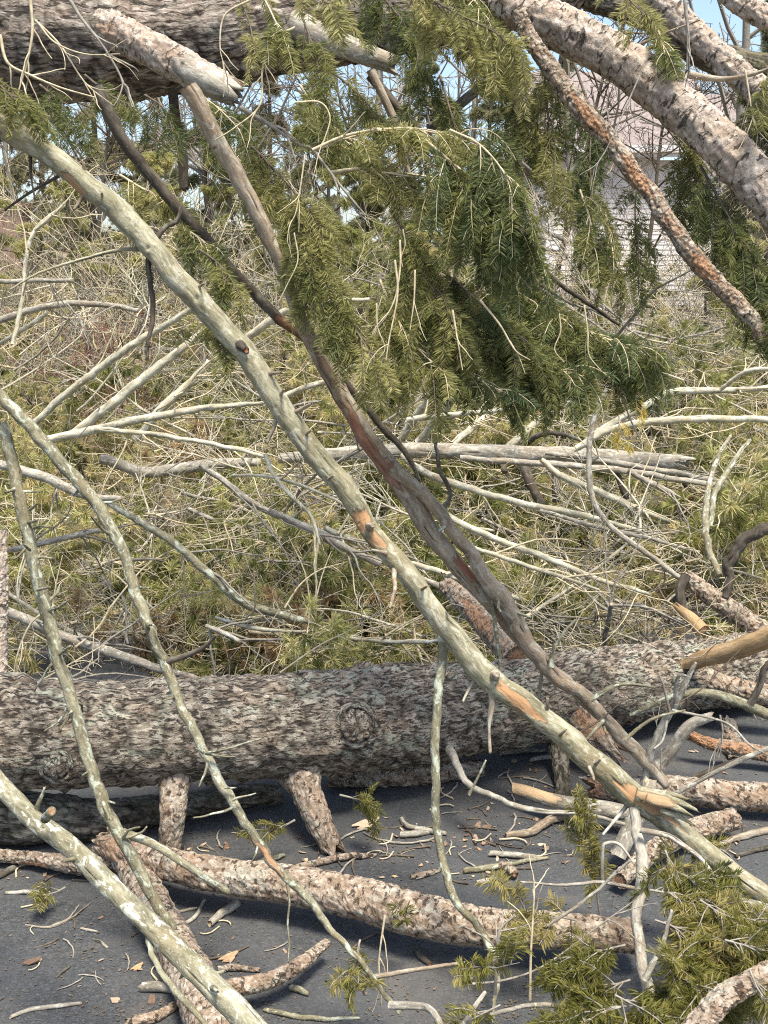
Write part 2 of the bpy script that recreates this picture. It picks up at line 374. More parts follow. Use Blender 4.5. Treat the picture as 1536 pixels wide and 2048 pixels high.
# needles: diamonds along twig segments
def needle_quads(base, u, L, w, sag=.12):
    n = len(base); sidev = unit(np.cross(u, rng.normal(size=(n, 3)))) * (w / 2)[:, None]
    tip = base + u * L[:, None]; tip[:, 2] -= sag * L; mid = base + u * (L * .5)[:, None]; mid[:, 2] -= sag * .2 * L
    v = np.stack([base, mid + sidev, tip, mid - sidev], 1).reshape(-1, 3)
    return v, np.arange(n * 4).reshape(-1, 4)
def flat_needles(segs, L, spacing, w, spread=.28):
    """segs: list of (p0, p1, normal, lengthscale, tint)"""
    B = []; U = []; LL = []; T_ = []
    for p0, p1, nrm, ls, ti in segs:
        ln = np.linalg.norm(p1 - p0); n = max(2, int(ln / spacing)); ax = (p1 - p0) / (ln + 1e-9)
        t = rng.random(n * 2); sd = np.repeat([1., -1.], n); bi = unit(np.cross(ax, nrm)); a = rng.uniform(.85, 1.2, n * 2)
        u = ax[None] * np.cos(a)[:, None] + bi[None] * (np.sin(a) * sd)[:, None] + nrm[None] * rng.normal(.12, spread, (n * 2, 1))
        B.append(p0[None] + (p1 - p0)[None] * t[:, None]); U.append(unit(u)); LL.append(L * ls * rng.uniform(.7, 1.05, n * 2))
        T_.append(np.clip(ti + rng.normal(0, .10, n * 2), 0, 1))
    b = np.vstack(B); u = np.vstack(U); l = np.concatenate(LL)
    v, q = needle_quads(b, u, l, np.full(len(b), w)); return v, q, np.repeat(np.concatenate(T_), 4)
def feather(p, d, length, tint, grav=.5, side=.35, L=.026, nrm=None):
    """one drooping spray: returns needle segs and stem lines"""
    segs = []; lines = []; n = max(4, int(length / .018)); pts = [p.copy()]; dd = unit(d.copy())
    for i in range(n):
        dd = unit(dd + np.array([0, 0, -grav]) * .25 + rng.normal(0, .07, 3)); pts.append(pts[-1] + dd * length / n)
    pts = np.array(pts)
    if nrm is None: nrm = rng.normal(size=3) * .6 + np.array([0, -1, .3])
    lines.append((pts, .0016, .0007))
    for i in range(n):
        ax = unit(pts[i + 1] - pts[i]); nn = unit(nrm - ax * ax.dot(nrm))
        if i >= n * .15: segs.append((pts[i], pts[i + 1], nn, 1 - .35 * (i / n) ** 3, tint))
        if i > 0 and i < n - 1 and rng.random() < side * 2:
            s = rng.choice([-1, 1]); bi = np.cross(ax, nn) * s
            sl = length * rng.uniform(.2, .45) * (1 - .6 * i / n); m = max(2, int(sl / .02)); q = [pts[i]]; sd = unit(ax * .75 + bi * .8 + nn * rng.normal(0, .2))
            for k in range(m):
                sd = unit(sd + np.array([0, 0, -grav]) * .22 + rng.normal(0, .08, 3)); q.append(q[-1] + sd * sl / m)
            q = np.array(q); lines.append((q, .001, .0005)); ti = np.clip(tint + rng.normal(0, .10), 0, 1)
            for k in range(m):
                a2 = unit(q[k + 1] - q[k]); segs.append((q[k], q[k + 1], unit(nn - a2 * a2.dot(nn)), .95 - .3 * (k / m) ** 3, ti))
    return segs, lines
def fir_bough(label, pl, d, n, fl, tint, mat='fir', group='fir boughs hanging over the tangle', grav=.95, side=.24, w0=9, twig='twig', spread=.8, dirn=None, nl=.031, start=.1):
    pts, rad = px_pts([(x, y, w0 * (1 - .75 * i / max(1, len(pl) - 1))) for i, (x, y) in enumerate(pl)], d)
    tint = tint + .09; c = spline(pts, 40); r = root('fir_bough', c[0], label, 'fir bough', group)
    segs = []; lines = [(c - c[0], rad[0], rad[-1])]; T = unit(np.gradient(c, axis=0))
    for k in range(n):
        t = start + (1 - start) * (k + rng.random()) / n; i = min(39, int(t * 39))
        dv = T[i] * .7 + rng.normal(0, .5, 3) * spread * np.array([1, .9, .6])
        if dirn is not None: dv = dv + np.array(dirn)
        s, l = feather(c[i] - c[0], dv, fl * rng.uniform(.6, 1.25), np.clip(tint + rng.normal(0, .12), 0, 1), grav, side, nl)
        segs += s; lines += l
    v, q = strands(lines, 5); link('stem', mesh('stem', v, q, None, M[twig]), r)
    v, q, ti = flat_needles(segs, nl, .0019, .0028)
    link('needles', mesh('needles', v, q, None, M[mat], {'tint': ti}, False), r)
    return r
#BODY
# ------------------------------------------------------------------ setting
def sheet(name, outline, z, mat):
    v = [(x, y, z) for x, y in outline]; me = bpy.data.meshes.new(name); me.from_pydata(v, [], [list(range(len(v)))]); me.materials.append(mat)
    return tag(link(name, me), kind='structure')
b = NB('leaf_litter'); o_ = b.n.new('ShaderNodeTexCoord').outputs['Object']
vv = b.vor(o_, 16); n1 = b.noise(o_, 1.3, 5); n2 = b.noise(o_, 45, 3)
c = b.ramp(vv.outputs['Color'], [(.1, (.13, .085, .045)), (.45, (.30, .215, .12)), (.8, (.46, .36, .22))])
c = b.mix(b.ramp(n1, [(.45, 0.), (.6, .8)]), c, (.14, .13, .06)); c = b.mix(.35, c, b.ramp(n2, [(.3, .02), (.7, .5)]), 'MULTIPLY')
b.bump(vv.outputs['Distance'], 1, .03); M['litter'] = b.out(c, .95)
b = NB('dark_asphalt'); o_ = b.n.new('ShaderNodeTexCoord').outputs['Object']
n1 = b.noise(o_, 2.2, 5, .65); n2 = b.noise(b.mapv(o_, (1, 1.6, 1)), 95, 4, .7, 1.5); n3 = b.noise(o_, 420, 2); n4 = b.noise(o_, 9, 4, .7)
c = b.ramp(n2, [(.36, (.032, .0335, .035)), (.54, (.066, .069, .071)), (.70, (.16, .163, .163))])
c = b.mix(b.ramp(n1, [(.40, 0.), (.66, .65)]), c, (.10, .103, .105)); c = b.mix(b.ramp(n4, [(.55, 0.), (.75, .45)]), c, (.03, .03, .034))
c = b.mix(b.ramp(b.noise(o_, 3.7, 6, .7, .8), [(.50, 0.), (.68, .45)]), c, (.15, .135, .115)); c = b.mix(b.ramp(n3, [(.60, 0.), (.72, .5)]), c, (.20, .195, .19))
b.bump(b.math('ADD', n2, n3), .7, .004); M['asphalt'] = b.out(c, .9)
sheet('ground', [(-400, -40), (400, -40), (400, 900), (-400, 900)], -.006, M['litter'])
ol = [(-14, -4), (14, -4)] + [(14 - 28 * i / 60, 6.3 + .5 * math.sin(i * .7) + .3 * random.random()) for i in range(61)]
sheet('pavement', ol, 0.0, M['asphalt'])
# far rising ground with woods on it
nx, ny = 80, 24
gx, gy = np.meshgrid(np.linspace(-260, 260, nx), np.linspace(60, 300, ny)); gz = ((gy - 60) / 240) ** 1.2 * 13 + 2.0 * vnoise(np.stack([gx.ravel() / 40, gy.ravel() / 40, gx.ravel() * 0], 1)).reshape(gx.shape) * np.clip((gy - 60) / 60, 0, 1) - .02
i = np.arange(ny - 1)[:, None] * nx; j = np.arange(nx - 1)[None]
q = np.stack([i + j, i + j + 1, i + nx + j + 1, i + nx + j], -1).reshape(-1, 4)
tag(link('hill', mesh('hill', np.stack([gx.ravel(), gy.ravel(), gz.ravel()], 1), q, None, M['litter'])), kind='structure')

def boxes(lst):
    V = []; Q = []
    for (x0, y0, z0, x1, y1, z1) in lst:
        o = len(V); V += [(x0, y0, z0), (x1, y0, z0), (x1, y1, z0), (x0, y1, z0), (x0, y0, z1), (x1, y0, z1), (x1, y1, z1), (x0, y1, z1)]
        Q += [tuple(o + k for k in f) for f in ((0, 3, 2, 1), (4, 5, 6, 7), (0, 1, 5, 4), (1, 2, 6, 5), (2, 3, 7, 6), (3, 0, 4, 7))]
    return np.array(V, float), np.array(Q)
def flatmat(name, col, rough=.7, var=.12, scale=6):
    b = NB(name); o = b.n.new('ShaderNodeTexCoord').outputs['Object']
    return b.out(b.ramp(b.noise(o, scale, 4), [(.3, tuple(x * (1 - var) for x in col)), (.7, tuple(min(1, x * (1 + var)) for x in col))]), rough)
M['siding'] = flatmat('white_siding', (.80, .76, .74), .6, .05); M['trim'] = flatmat('white_trim', (.8, .8, .8), .5, .03)
M['roofm'] = flatmat('brown_shingles', (.24, .20, .185), .9, .35, 14); M['glass'] = flatmat('dark_glass', (.03, .035, .04), .1)
M['brick'] = flatmat('red_brick', (.25, .165, .13), .9, .4, 12)
def siding(x0, x1, y, z0, z1, pitch=.105):
    V = []; Q = []; n = int((z1 - z0) / pitch)
    for k in range(n):
        o = len(V); z = z0 + k * pitch
        V += [(x0, y - .012, z), (x1, y - .012, z), (x1, y, z + pitch), (x0, y, z + pitch), (x0, y, z), (x1, y, z)]
        Q += [(o, o + 1, o + 2, o + 3), (o + 4, o + 5, o + 1, o)]
    return V, Q
hx = lambda px, d: (px - 768) / F * d
house = root('house', (hx(1300, 23), 23, 0), 'white clapboard house glimpsed behind the branches at right', 'house')
def hp(name, v, q, m, par=house):
    return link(name, mesh(name, np.array(v, float), q, None, m, None, False), par)
w0 = hx(1085, 23) - house.location.x; w1 = hx(1398, 23) - house.location.x
v1, q1 = siding(w0, w1, 0, .5, 4.2); v2, q2 = siding(w1 + .02, w1 + 4.2, 1.5, .5, 4.2)
bx, bq = boxes([(w0, .02, 0, w1, 7, 4.2), (w1 + .02, 1.54, 0, w1 + 4.2, 7, 4.2), (w0 - .05, -.03, 0, w1 + .05, .018, .48)])
v = list(v1) + list(v2); q = list(q1) + [tuple(a + len(v1) for a in f) for f in q2]
hp('wall', np.vstack([np.array(v), bx]), np.vstack([np.array(q), bq + len(v)]), M['siding'])
bx, bq = boxes([(w1 - .12, -.05, .1, w1 + .06, .01, 4.25), (w0 - .06, -.05, .1, w0 + .1, .01, 4.25), (w0 - .3, -.35, 4.22, w1 + .3, -.3, 4.45)])
hp('corner_trim', bx, bq, M['trim'])
rv = [(w0 - .4, -.4, 4.3), (w1 + .4, -.4, 4.3), (w1 + .4, 3.6, 6.6), (w0 - .4, 3.6, 6.6), (w1 + 4.6, 1.1, 4.3), (w1 + 4.6, 4.2, 6.2), (w1 + .41, 1.1, 4.3), (w1 + .41, 4.2, 6.2), (w0 - .4, 7.6, 4.3), (w1 + .4, 7.6, 4.3)]
hp('roof', rv, [(0, 1, 2, 3), (6, 4, 5, 7), (3, 2, 9, 8)], M['roofm'])
for (a, c_, y, z0, z1) in ((w1 + .22, w1 + .95, 1.44, 2.0, 3.6), (w1 + 2.2, w1 + 3.0, 1.44, 2.0, 3.6)):
    bx, bq = boxes([(a - .09, y - .03, z0 - .09, a, y + .06, z1 + .09), (c_, y - .03, z0 - .09, c_ + .09, y + .06, z1 + .09), (a, y - .03, z1, c_, y + .06, z1 + .09), (a, y - .03, z0 - .09, c_, y + .06, z0), (a, y - .015, (z0 + z1) / 2 - .03, c_, y + .04, (z0 + z1) / 2 + .03)])
    wdw = hp('window', bx, bq, M['trim'])
    bx, bq = boxes([(a, y, z0, c_, y + .045, z1)]); hp('pane', bx, bq, M['glass'], wdw)
bh = root('brick_chimney', (hx(38, 20), 20, 0), 'small reddish brick chimney far off at the left edge', 'chimney')
bx, bq = boxes([(-.26, 0, 0, .26, .6, 3.05)]); hp('shaft', bx, bq, M['brick'], bh)
bx, bq = boxes([(-.31, -.06, 3.052, .31, .66, 3.15)]); hp('cap', bx, bq, M['brick'], bh)

# ---- far trees
def bare_lines(h, r0, levels=3, spread=.55, nb=9, bend=.12, low=.25):
    out = []
    def rec(p, d, L, r, lev):
        n = 9 if lev == 0 else 6; pts = [p]; dd = d
        for k in range(n):
            dd = unit(dd + rng.normal(0, bend, 3) + np.array([0, 0, .03])); pts.append(pts[-1] + dd * L / n)
        pts = np.array(pts); out.append((pts, r, r * (.25 if lev == 0 else .3)))
        if lev < levels:
            m = nb if lev == 0 else (5 if lev == 1 else 4)
            for k in range(m):
                t = rng.uniform(low if lev == 0 else .2, .98); i = min(n - 1, int(t * n)); q = pts[i] + (pts[i + 1] - pts[i]) * (t * n - i)
                ax = unit(pts[i + 1] - pts[i]); e = unit(rng.normal(size=3)); e = unit(e - ax * ax.dot(e))
                rec(q, unit(ax * rng.uniform(.5, 1) + e * spread * 1.5), L * rng.uniform(.28, .5) * (1.1 - .5 * t), r * .45 * (1.2 - .6 * t), lev + 1)
    rec(np.zeros(3), np.array([rng.normal(0, .06), rng.normal(0, .06), 1.]), h, r0, 0)
    return out
def tuft_needles(tips, dirs, n, L, w, spread, tint):
    m = len(tips); b = np.repeat(tips, n, 0); a = np.repeat(dirs, n, 0)
    u = unit(a * rng.uniform(.1, 1.0, (m * n, 1)) + rng.normal(0, spread, (m * n, 3)))
    b = b - a * (rng.random((m * n, 1)) * L * .55)
    l = L * rng.uniform(.7, 1.1, m * n); v, q = needle_quads(b, u, l, np.full(m * n, w), .18)
    return v, q, np.repeat(np.clip(np.repeat(tint, n) + rng.normal(0, .09, m * n), 0, 1), 4)
def make_bare(label, h, r0, m='twigd', spread=.55, nb=10):
    t = root('bare_tree', (0, 0, 0), label, 'tree', 'bare trees beyond the brush')
    ln = bare_lines(h, r0, 3, spread, nb)
    ln = [(a_, max(r_, .006), max(s_, .0045)) for a_, r_, s_ in ln]
    v, q = strands(ln[:1], 7); link('trunk', mesh('trunk', v, q, None, M[m]), t)
    v, q = strands(ln[1:], 3); link('crown', mesh('crown', v, q, None, M[m]), t); return t
def make_pine(label, h, r0, nb=46, L=.13, name='pine_tree', grp='evergreens beyond the brush', wid=.30, low=.08, w=.015, per=46):
    t = root(name, (0, 0, 0), label, 'tree', grp); lines = []; tips = []; dirs = []
    trunk = np.array([[rng.normal(0, .01) * h, rng.normal(0, .01) * h, h * k / 8] for k in range(9)])
    for k in range(nb):
        z = low + (1 - low) * rng.random() ** .9; p = np.array([np.interp(z * h, trunk[:, 2], trunk[:, x]) for x in range(3)])
        a = rng.random() * 6.28; ln = h * wid * (1.02 - z) * rng.uniform(.6, 1.15) + .12; d = np.array([math.cos(a), math.sin(a), rng.uniform(-.1, .35)]); pts = [p]
        for j in range(7):
            d = unit(d + rng.normal(0, .09, 3) + np.array([0, 0, -.07])); pts.append(pts[-1] + d * ln / 7)
        pts = np.array(pts); lines.append((pts, .008 * h * .3 + .004, .003))
        for j in range(2, 8):
            for _ in range(4):
                e = unit(d + rng.normal(0, .75, 3)); s = ln * rng.uniform(.08, .25); q = pts[j] + e * s; lines.append((np.array([pts[j], (pts[j] + q) / 2 + rng.normal(0, .01, 3), q]), .003, .0015)); tips.append(q); dirs.append(e)
                if rng.random() < .6: tips.append((pts[j] + q) / 2); dirs.append(e)
        v, q = strands([(trunk, r0, r0 * .25)] + lines, 4); v2, q2, ti = tuft_needles(np.array(tips), np.array(dirs), per, L, w, .5, rng.uniform(.25, .75, len(tips)))
    cr = link('crown', mesh('crown', v2, q2, None, M['far'], {'tint': ti}, False), t); link('trunk', mesh('trunk', v, q, None, M['twigd']), t); return t
bareP = [make_bare('leafless tree', 7.5, .09, 'twigg', .7, 22), make_bare('leafless tree', 9, .10, 'twigg', .6, 22), make_bare('leafless tree', 6, .06, 'twigd', .9, 26)]
pineP = [make_pine('bushy evergreen standing beyond the brush pile', 6.5, .10), make_pine('bushy evergreen standing beyond the brush pile', 8.5, .13, 60), make_pine('bushy evergreen standing beyond the brush pile', 5, .08, 40)]
spots = [(-120, 19, 0), (60, 26, 1), (190, 17, 2), (330, 30, 0), (450, 22, 1), (560, 28, 2), (700, 24, 1), (800, 34, 0), (880, 20, 0), (1010, 27, 2), (1110, 18, 2), (1180, 17.5, 0), (1290, 20, 2), (1480, 19, 1), (1620, 25, 0), (260, 40, 1), (520, 38, 0), (950, 42, 1), (30, 36, 0), (1060, 38, 1), (1400, 36, 0), (640, 17, 2), (760, 45, 1), (160, 46, 0), (420, 50, 1), (880, 52, 0), (620, 55, 1)]
used = set()
def place(protos, k, px, d, s, label):
    o = protos[k]; x = hx(px, d); y = d; z = 0 if d < 58 else 1
    ro = (rng.normal(0, .04), rng.normal(0, .04), rng.random() * 6.28)
    if id(o) not in used:
        used.add(id(o)); o.location = (x, y, z); o.rotation_euler = ro; o.scale = (s, s, s); o['label'] = label; return o
    return copy_thing(o, (x, y, z), ro, s, label)
def side(px): return 'at the left' if px < 420 else ('left of centre' if px < 700 else ('right of centre' if px < 1050 else 'at the right'))
for px, d, k in spots:
    place(bareP, k, px, d, rng.uniform(.8, 1.25), '%s leafless tree %s beyond the brush pile' % ('nearer' if d < 25 else 'distant', side(px)))
for px, d, k in [(40, 26, 0), (200, 21, 0), (320, 28, 1), (120, 33, 1), (1180, 34, 0), (420, 19.5, 2), (560, 24, 1), (720, 18.5, 2), (840, 26, 1), (950, 19, 0), (1060, 27, 1), (1500, 17, 0), (1640, 16, 1), (300, 36, 1), (680, 40, 0)]:
    place(pineP, k, px, d, rng.uniform(.75, 1.15), '%s bushy evergreen %s beyond the brush pile' % ('nearer' if d < 20 else 'distant', side(px)))
# red-twigged shrub
def shrub(label, px, d, n, h, m, name='shrub', group_=None):
    t = root(name, (hx(px, d), d, 0), label, 'shrub', group_); L = []
    for k in range(n):
        a = rng.random() * 6.28; p = np.array([math.cos(a) * .08, math.sin(a) * .08, 0]); dd = unit(np.array([math.cos(a) * .5, math.sin(a) * .5, 1.3]))
        ln = bare_lines(h * rng.uniform(.6, 1.1), .009, 2, .5, 8, .1, .2)
        ax = dd; 
        for pts, r0, r1 in ln:
            q = pts.copy(); q[:, 0] += q[:, 2] * dd[0] / dd[2]; q[:, 1] += q[:, 2] * dd[1] / dd[2]; L.append((q + p, max(r0, .0045), max(r1, .003)))
    v, q = strands(L, 3); link('stems', mesh('stems', v, q, None, M[m]), t); return t
shrub('reddish twiggy shrub standing behind the pale branches at left', 225, 9.8, 16, 1.35, 'twigr')
for i_, (px_, d_) in enumerate([(40, 9.5), (150, 11), (320, 10.5), (470, 9.8), (610, 10.8), (760, 9.6), (1170, 11.5), (1290, 11), (1400, 12), (1500, 10), (1230, 14), (240, 13), (-40, 12), (540, 13.5), (1130, 16), (1240, 16.5), (1340, 15.5), (1440, 16), (1200, 13), (1350, 13.5), (80, 14), (30, 16)]):
    shrub('pale twiggy thicket %s behind the brush, %s' % (side(px_), 'low and near' if d_ < 10 else 'tall and near' if d_ < 11.2 else 'farther off'), group_='pale twiggy thickets behind the brush', px=px_, d=d_, n=9, h=rng.uniform(2.0, 3.0) if px_ < 700 else rng.uniform(1.6, 2.3) if d_ < 12.5 else rng.uniform(2.6, 3.6), m=('twig' if i_ % 3 else 'twigg') if d_ < 12.5 else ('twigd' if i_ % 2 else 'twig')) 
shrub('dark twiggy bush in front of the white house', 1130, 14, 10, 2.2, 'twigd')
shrub('brown leafless shrub beyond the brush right of centre', 930, 12, 10, 1.6, 'twigr')
# pale stakes of a low paling fence seen through the brush at right
fn = root('picket_fence', (hx(1270, 9.4), 9.4, 0), 'weathered pale picket fence in the brush at right', 'fence')
for k in range(22):
    x = -1.15 + k * .105 + rng.normal(0, .012); hgt = rng.uniform(.30, .66); bx, bq = boxes([(-.028, -.01, 0, .028, .01, hgt)])
    bx = bx + rng.normal(0, .003, bx.shape); bx[:, 0] += bx[:, 2] * rng.normal(0, .12) + x
    link('picket', mesh('picket', bx, bq, None, M['twigg'], None, False), fn)
bx, bq = boxes([(-1.25, .012, .2, 1.3, .045, .25), (-1.25, .012, .42, 1.3, .045, .47)]); link('rail', mesh('rail', bx, bq, None, M['twigg'], None, False), fn)
# ------------------------------------------------------------------ the big fallen trunks
def trunk(name, label, pl, d, style, part='trunk', **kw):
    pts, rad = px_pts(pl, d); r = root(name, pts[0], label, 'fallen tree'); r_pts = pts
    v, q, t, a = tube(pts, rad, style, base=pts[0], **kw); link(part, mesh(part, v, q, t, M[style], a), r)
    return r
A = trunk('fallen_tree', 'thick grey plated fallen trunk lying across the whole foreground', [(-230, 1474, 226), (0, 1470, 220), (350, 1463, 206), (700, 1449, 204), (1000, 1410, 176), (1300, 1362, 150), (1536, 1325, 135), (1760, 1285, 122)], [2.93, 3.0, 3.12, 3.3, 3.55, 3.88, 4.12, 4.35], 'log', wob=.10, knots=9)
def stub(par, name, pl, d, style, label=None, **kw): return branch(name, label, None, pl, d, style, parent=par, **kw)
stub(A, 'branch_stub', [(352, 1500, 120), (351, 1545, 84), (348, 1582, 58), (344, 1640, 50), (338, 1712, 44)], [3.17, 3.08, 3.04, 3.02, 3.03], 'tan', 'flaky snapped stub propping the trunk at left', jag1=.5)
stub(A, 'branch_stub', [(585, 1500, 140), (600, 1543, 92), (612, 1580, 64), (634, 1635, 54), (668, 1702, 42)], [3.32, 3.20, 3.13, 3.08, 3.05], 'tan', 'leaning flaky stub under the middle of the trunk', jag1=.5)
stub(A, 'branch_stub', [(1148, 1420, 70), (1190, 1462, 66), (1245, 1512, 40)], [3.60, 3.52, 3.45], 'tan', 'reddish torn stub', jag1=1.3, peel=[(1180, 1450, 35, 22, 40, .7)])
stub(A, 'branch_stub', [(1112, 1470, 40), (1122, 1540, 34), (1130, 1640, 30)], [3.6, 3.5, 3.3], 'mossy', 'dark upright stub', jag1=1.)
stub(A, 'branch_stub', [(1375, 1332, 30), (1420, 1314, 36), (1480, 1297, 40), (1560, 1268, 42)], [3.80, 3.72, 3.62, 3.5], 'wood', 'smooth peeled limb at right', jag0=.9, wob=.25, knots=4)
stub(A, 'branch_stub', [(1400, 1350, 42), (1450, 1372, 44), (1580, 1400, 46)], [3.88, 3.84, 3.8], 'tan', 'flaky limb below the peeled limb')
stub(A, 'branch_stub', [(1035, 1318, 62), (985, 1262, 54), (930, 1205, 44), (890, 1170, 36)], [3.62, 3.8, 4.0, 4.1], 'tan', 'reddish limb rising behind the trunk', peel=[(960, 1240, 50, 16, 48, .8)])
stub(A, 'branch_stub', [(1405, 1262, 30), (1378, 1232, 24), (1356, 1212, 12)], [4.05, 4.1, 4.12], 'wood', None, jag1=1.5)
def knot(par, px, py, r, d):
    pts, rad = px_pts([(px, py, r * 2.0), (px + 1, py + 1, r * 1.75), (px + 2, py + 2, r * .9)], [d + .03, d - .020, d - .034]); pb = np.array(par.location)
    v, q, t, a = tube(pts, rad, 'log', res=.006, seg=40, base=pb, cap=.12); a['crack'] *= .8; link('knot', mesh('knot', v, q, t, M['log'], a), par)
    # a curled rim of bark round the knot
    ring = []
    for k in range(0, 26):
        an = k / 25 * 5.9 + .5; ring.append((px + math.cos(an) * r * 1.12, py + math.sin(an) * r * 1.12, r * .42))
    p2, r2 = px_pts(ring, [d - .006] * 26); v, q, t, a = tube(p2, r2, 'log', res=.006, seg=10, base=pb); link('knot_rim', mesh('knot_rim', v, q, t, M['log'], a), par)
knot(A, 112, 1532, 27, 2.905); knot(A, 712, 1450, 36, 3.14); knot(A, 905, 1480, 22, 3.335)

K = trunk('leaning_tree', 'thick dark ridged trunk hanging overhead at top left', [(-260, 62, 255), (0, 78, 250), (220, 88, 232), (420, 72, 208), (640, 40, 182), (900, 0, 150), (1200, -70, 130)], [3.35, 3.4, 3.45, 3.5, 3.58, 3.7, 3.9], 'trunk_dark', wob=.12)
stub(K, 'branch_stub', [(140, 12, 62), (215, 55, 74), (290, 92, 70), (360, 130, 68), (425, 165, 62), (470, 186, 50)], [3.36, 3.3, 3.24, 3.18, 3.12, 3.08], 'pink', 'thick broken branch stub with frayed grey end', jag1=1.1, peel=[(210, 60, 45, 14, 30, .5), (340, 105, 30, 10, 30, .4)])
stub(K, 'frayed_end', [(372, 132, 50), (400, 150, 58), (440, 172, 50), (470, 190, 40)], [3.12, 3.07, 3.04, 3.02], 'grey', 'frayed grey wood at the broken end', jag1=.9, jag0=.8, cap=.3, nz=2.2)
stub(K, 'branch_stub', [(590, 50, 60), (660, 82, 50), (730, 108, 44), (792, 130, 34)], [3.45, 3.38, 3.32, 3.28], 'grey', 'splintered grey branch stub', jag1=1.2)
stub(K, 'hanging_branch', [(342, 150, 24), (352, 240, 22), (364, 300, 22), (368, 380, 20)], [3.45, 3.5, 3.52, 3.55], 'dark', 'short black branch hanging straight down', jag1=.6)
stub(K, 'hanging_branch', [(1000, 60, 30), (1030, 110, 24), (930, 200, 22), (860, 260, 16)], [3.8, 3.85, 3.9, 3.95], 'dark')

Lm = trunk('fallen_limb', 'stout pinkish flaky limb slanting across the top right corner', [(880, -50, 86), (990, -4, 86), (1100, 44, 86), (1250, 130, 86), (1400, 254, 86), (1500, 350, 88), (1620, 490, 90)], [2.95, 2.9, 2.85, 2.8, 2.72, 2.68, 2.6], 'pink', 'limb', wob=.08)
stub(Lm, 'twig', [(1380, 150, 20), (1440, 158, 15), (1500, 150, 11), (1560, 128, 8)], [2.78, 2.72, 2.66, 2.6], 'brown')
stub(Lm, 'twig', [(1255, 100, 10), (1330, 66, 6), (1400, 40, 4)], [2.8, 2.75, 2.7], 'brown')
M2 = trunk('fallen_limb', 'second pinkish limb behind the stout one in the top right corner', [(1230, -70, 56), (1320, 0, 54), (1400, 78, 52), (1490, 160, 54), (1620, 270, 56)], [3.3, 3.28, 3.25, 3.2, 3.15], 'pink', 'limb', wob=.08)
branch('fallen_limb', 'short pinkish limb end in the extreme top right corner', 'fallen tree', [(1430, -40, 46), (1490, 10, 46), (1580, 60, 46)], (3.5, 3.4), 'pink')
branch('dark_limb', 'dark shaded limb behind the two pinkish limbs at top right', 'branch', [(1180, -10, 60), (1300, 40, 46), (1420, 110, 60), (1580, 160, 70)], (3.9, 3.8), 'mossy')
br = branch
# slanting poles in front
p = br('dead_pole', 'longest olive grey dead pole slanting from upper left to lower right', 'dead branch', [(-70, 165, 76), (0, 245, 74), (110, 318, 70), (250, 437, 70), (350, 550, 68), (475, 690, 70), (570, 828, 68), (690, 985, 66), (735, 1060, 60), (790, 1120, 64), (895, 1255, 66), (965, 1345, 76), (1080, 1432, 72), (1250, 1578, 78), (1330, 1640, 62), (1430, 1715, 62), (1580, 1840, 62)], (2.45, 2.5), 'pole', knots=16, wob=.22, res=.005, seg=44,
       peel=[(722, 1043, 20, 20, 45, 1), (752, 1080, 26, 12, 50, .9), (1035, 1403, 56, 13, 40, 1), (1290, 1602, 75, 13, 36, .9), (150, 372, 30, 8, 45, .9)])
def sub(par, name, pl, d, style, label=None, **kw): return branch(name, label, None, pl, d, style, parent=par, **kw)
for pl, z in (([(1270, 1588, 26), (1330, 1598, 22), (1392, 1618, 6)], 2.46), ([(1290, 1596, 20), (1340, 1612, 16), (1382, 1634, 4)], 2.445), ([(1280, 1582, 16), (1340, 1588, 12), (1376, 1600, 4)], 2.47), ([(1320, 1618, 16), (1360, 1632, 12), (1388, 1652, 4)], 2.45)):
    sub(p, 'splinter', pl, [z, z - .01, z - .02], 'pole', None, jag1=2.2, wob=.5, cap=.6, peel=[(1310, 1598, 40, 10, 15, .6)])
sub(p, 'knot', [(738, 1052, 22), (742, 1051, 19), (746, 1050, 14)], [2.47, 2.435, 2.42], 'brown', jag1=.2, cap=.0)
sub(p, 'knot', [(985, 1352, 28), (990, 1350, 24), (994, 1348, 16)], [2.49, 2.45, 2.435], 'brown', jag1=.2, cap=.0)
sub(p, 'twig', [(888, 1270, 34), (884, 1310, 28), (872, 1420, 26), (870, 1560, 24), (878, 1680, 24), (905, 1790, 22), (960, 1860, 20), (990, 1935, 16), (985, 2048, 8)], [2.53, 2.52, 2.5, 2.48, 2.46, 2.42, 2.4, 2.36, 2.3], 'lich', 'thin grey stem hanging straight down from the pole', wob=.4)
sub(p, 'twig', [(985, 1370, 26), (984, 1410, 18), (978, 1450, 12), (980, 1505, 9)], [2.48, 2.48, 2.48, 2.48], 'brown', jag1=.5)
sub(p, 'twig', [(296, 500, 18), (300, 560, 15), (306, 630, 14), (296, 680, 11), (292, 722, 8)], [2.5, 2.5, 2.5, 2.5, 2.5], 'dark', 'black crooked twig hanging under the pole', wob=.5)
sub(p, 'twig', [(300, 500, 13), (240, 500, 11), (160, 520, 9), (80, 545, 7), (20, 580, 5)], [2.5, 2.48, 2.46, 2.44, 2.42], 'pole', wob=.3)
sub(p, 'twig', [(310, 480, 16), (330, 455, 14), (355, 440, 13), (362, 410, 8)], [2.5, 2.52, 2.54, 2.55], 'dark')
sub(p, 'twig', [(60, 290, 12), (62, 350, 7), (70, 400, 4)], [2.48, 2.47, 2.46], 'dark')
sub(p, 'twig', [(130, 345, 10), (60, 385, 8), (10, 420, 6)], [2.48, 2.52, 2.55], 'dark')
sub(p, 'twig', [(480, 690, 30), (492, 700, 18)], [2.45, 2.42], 'dark', jag1=.8)
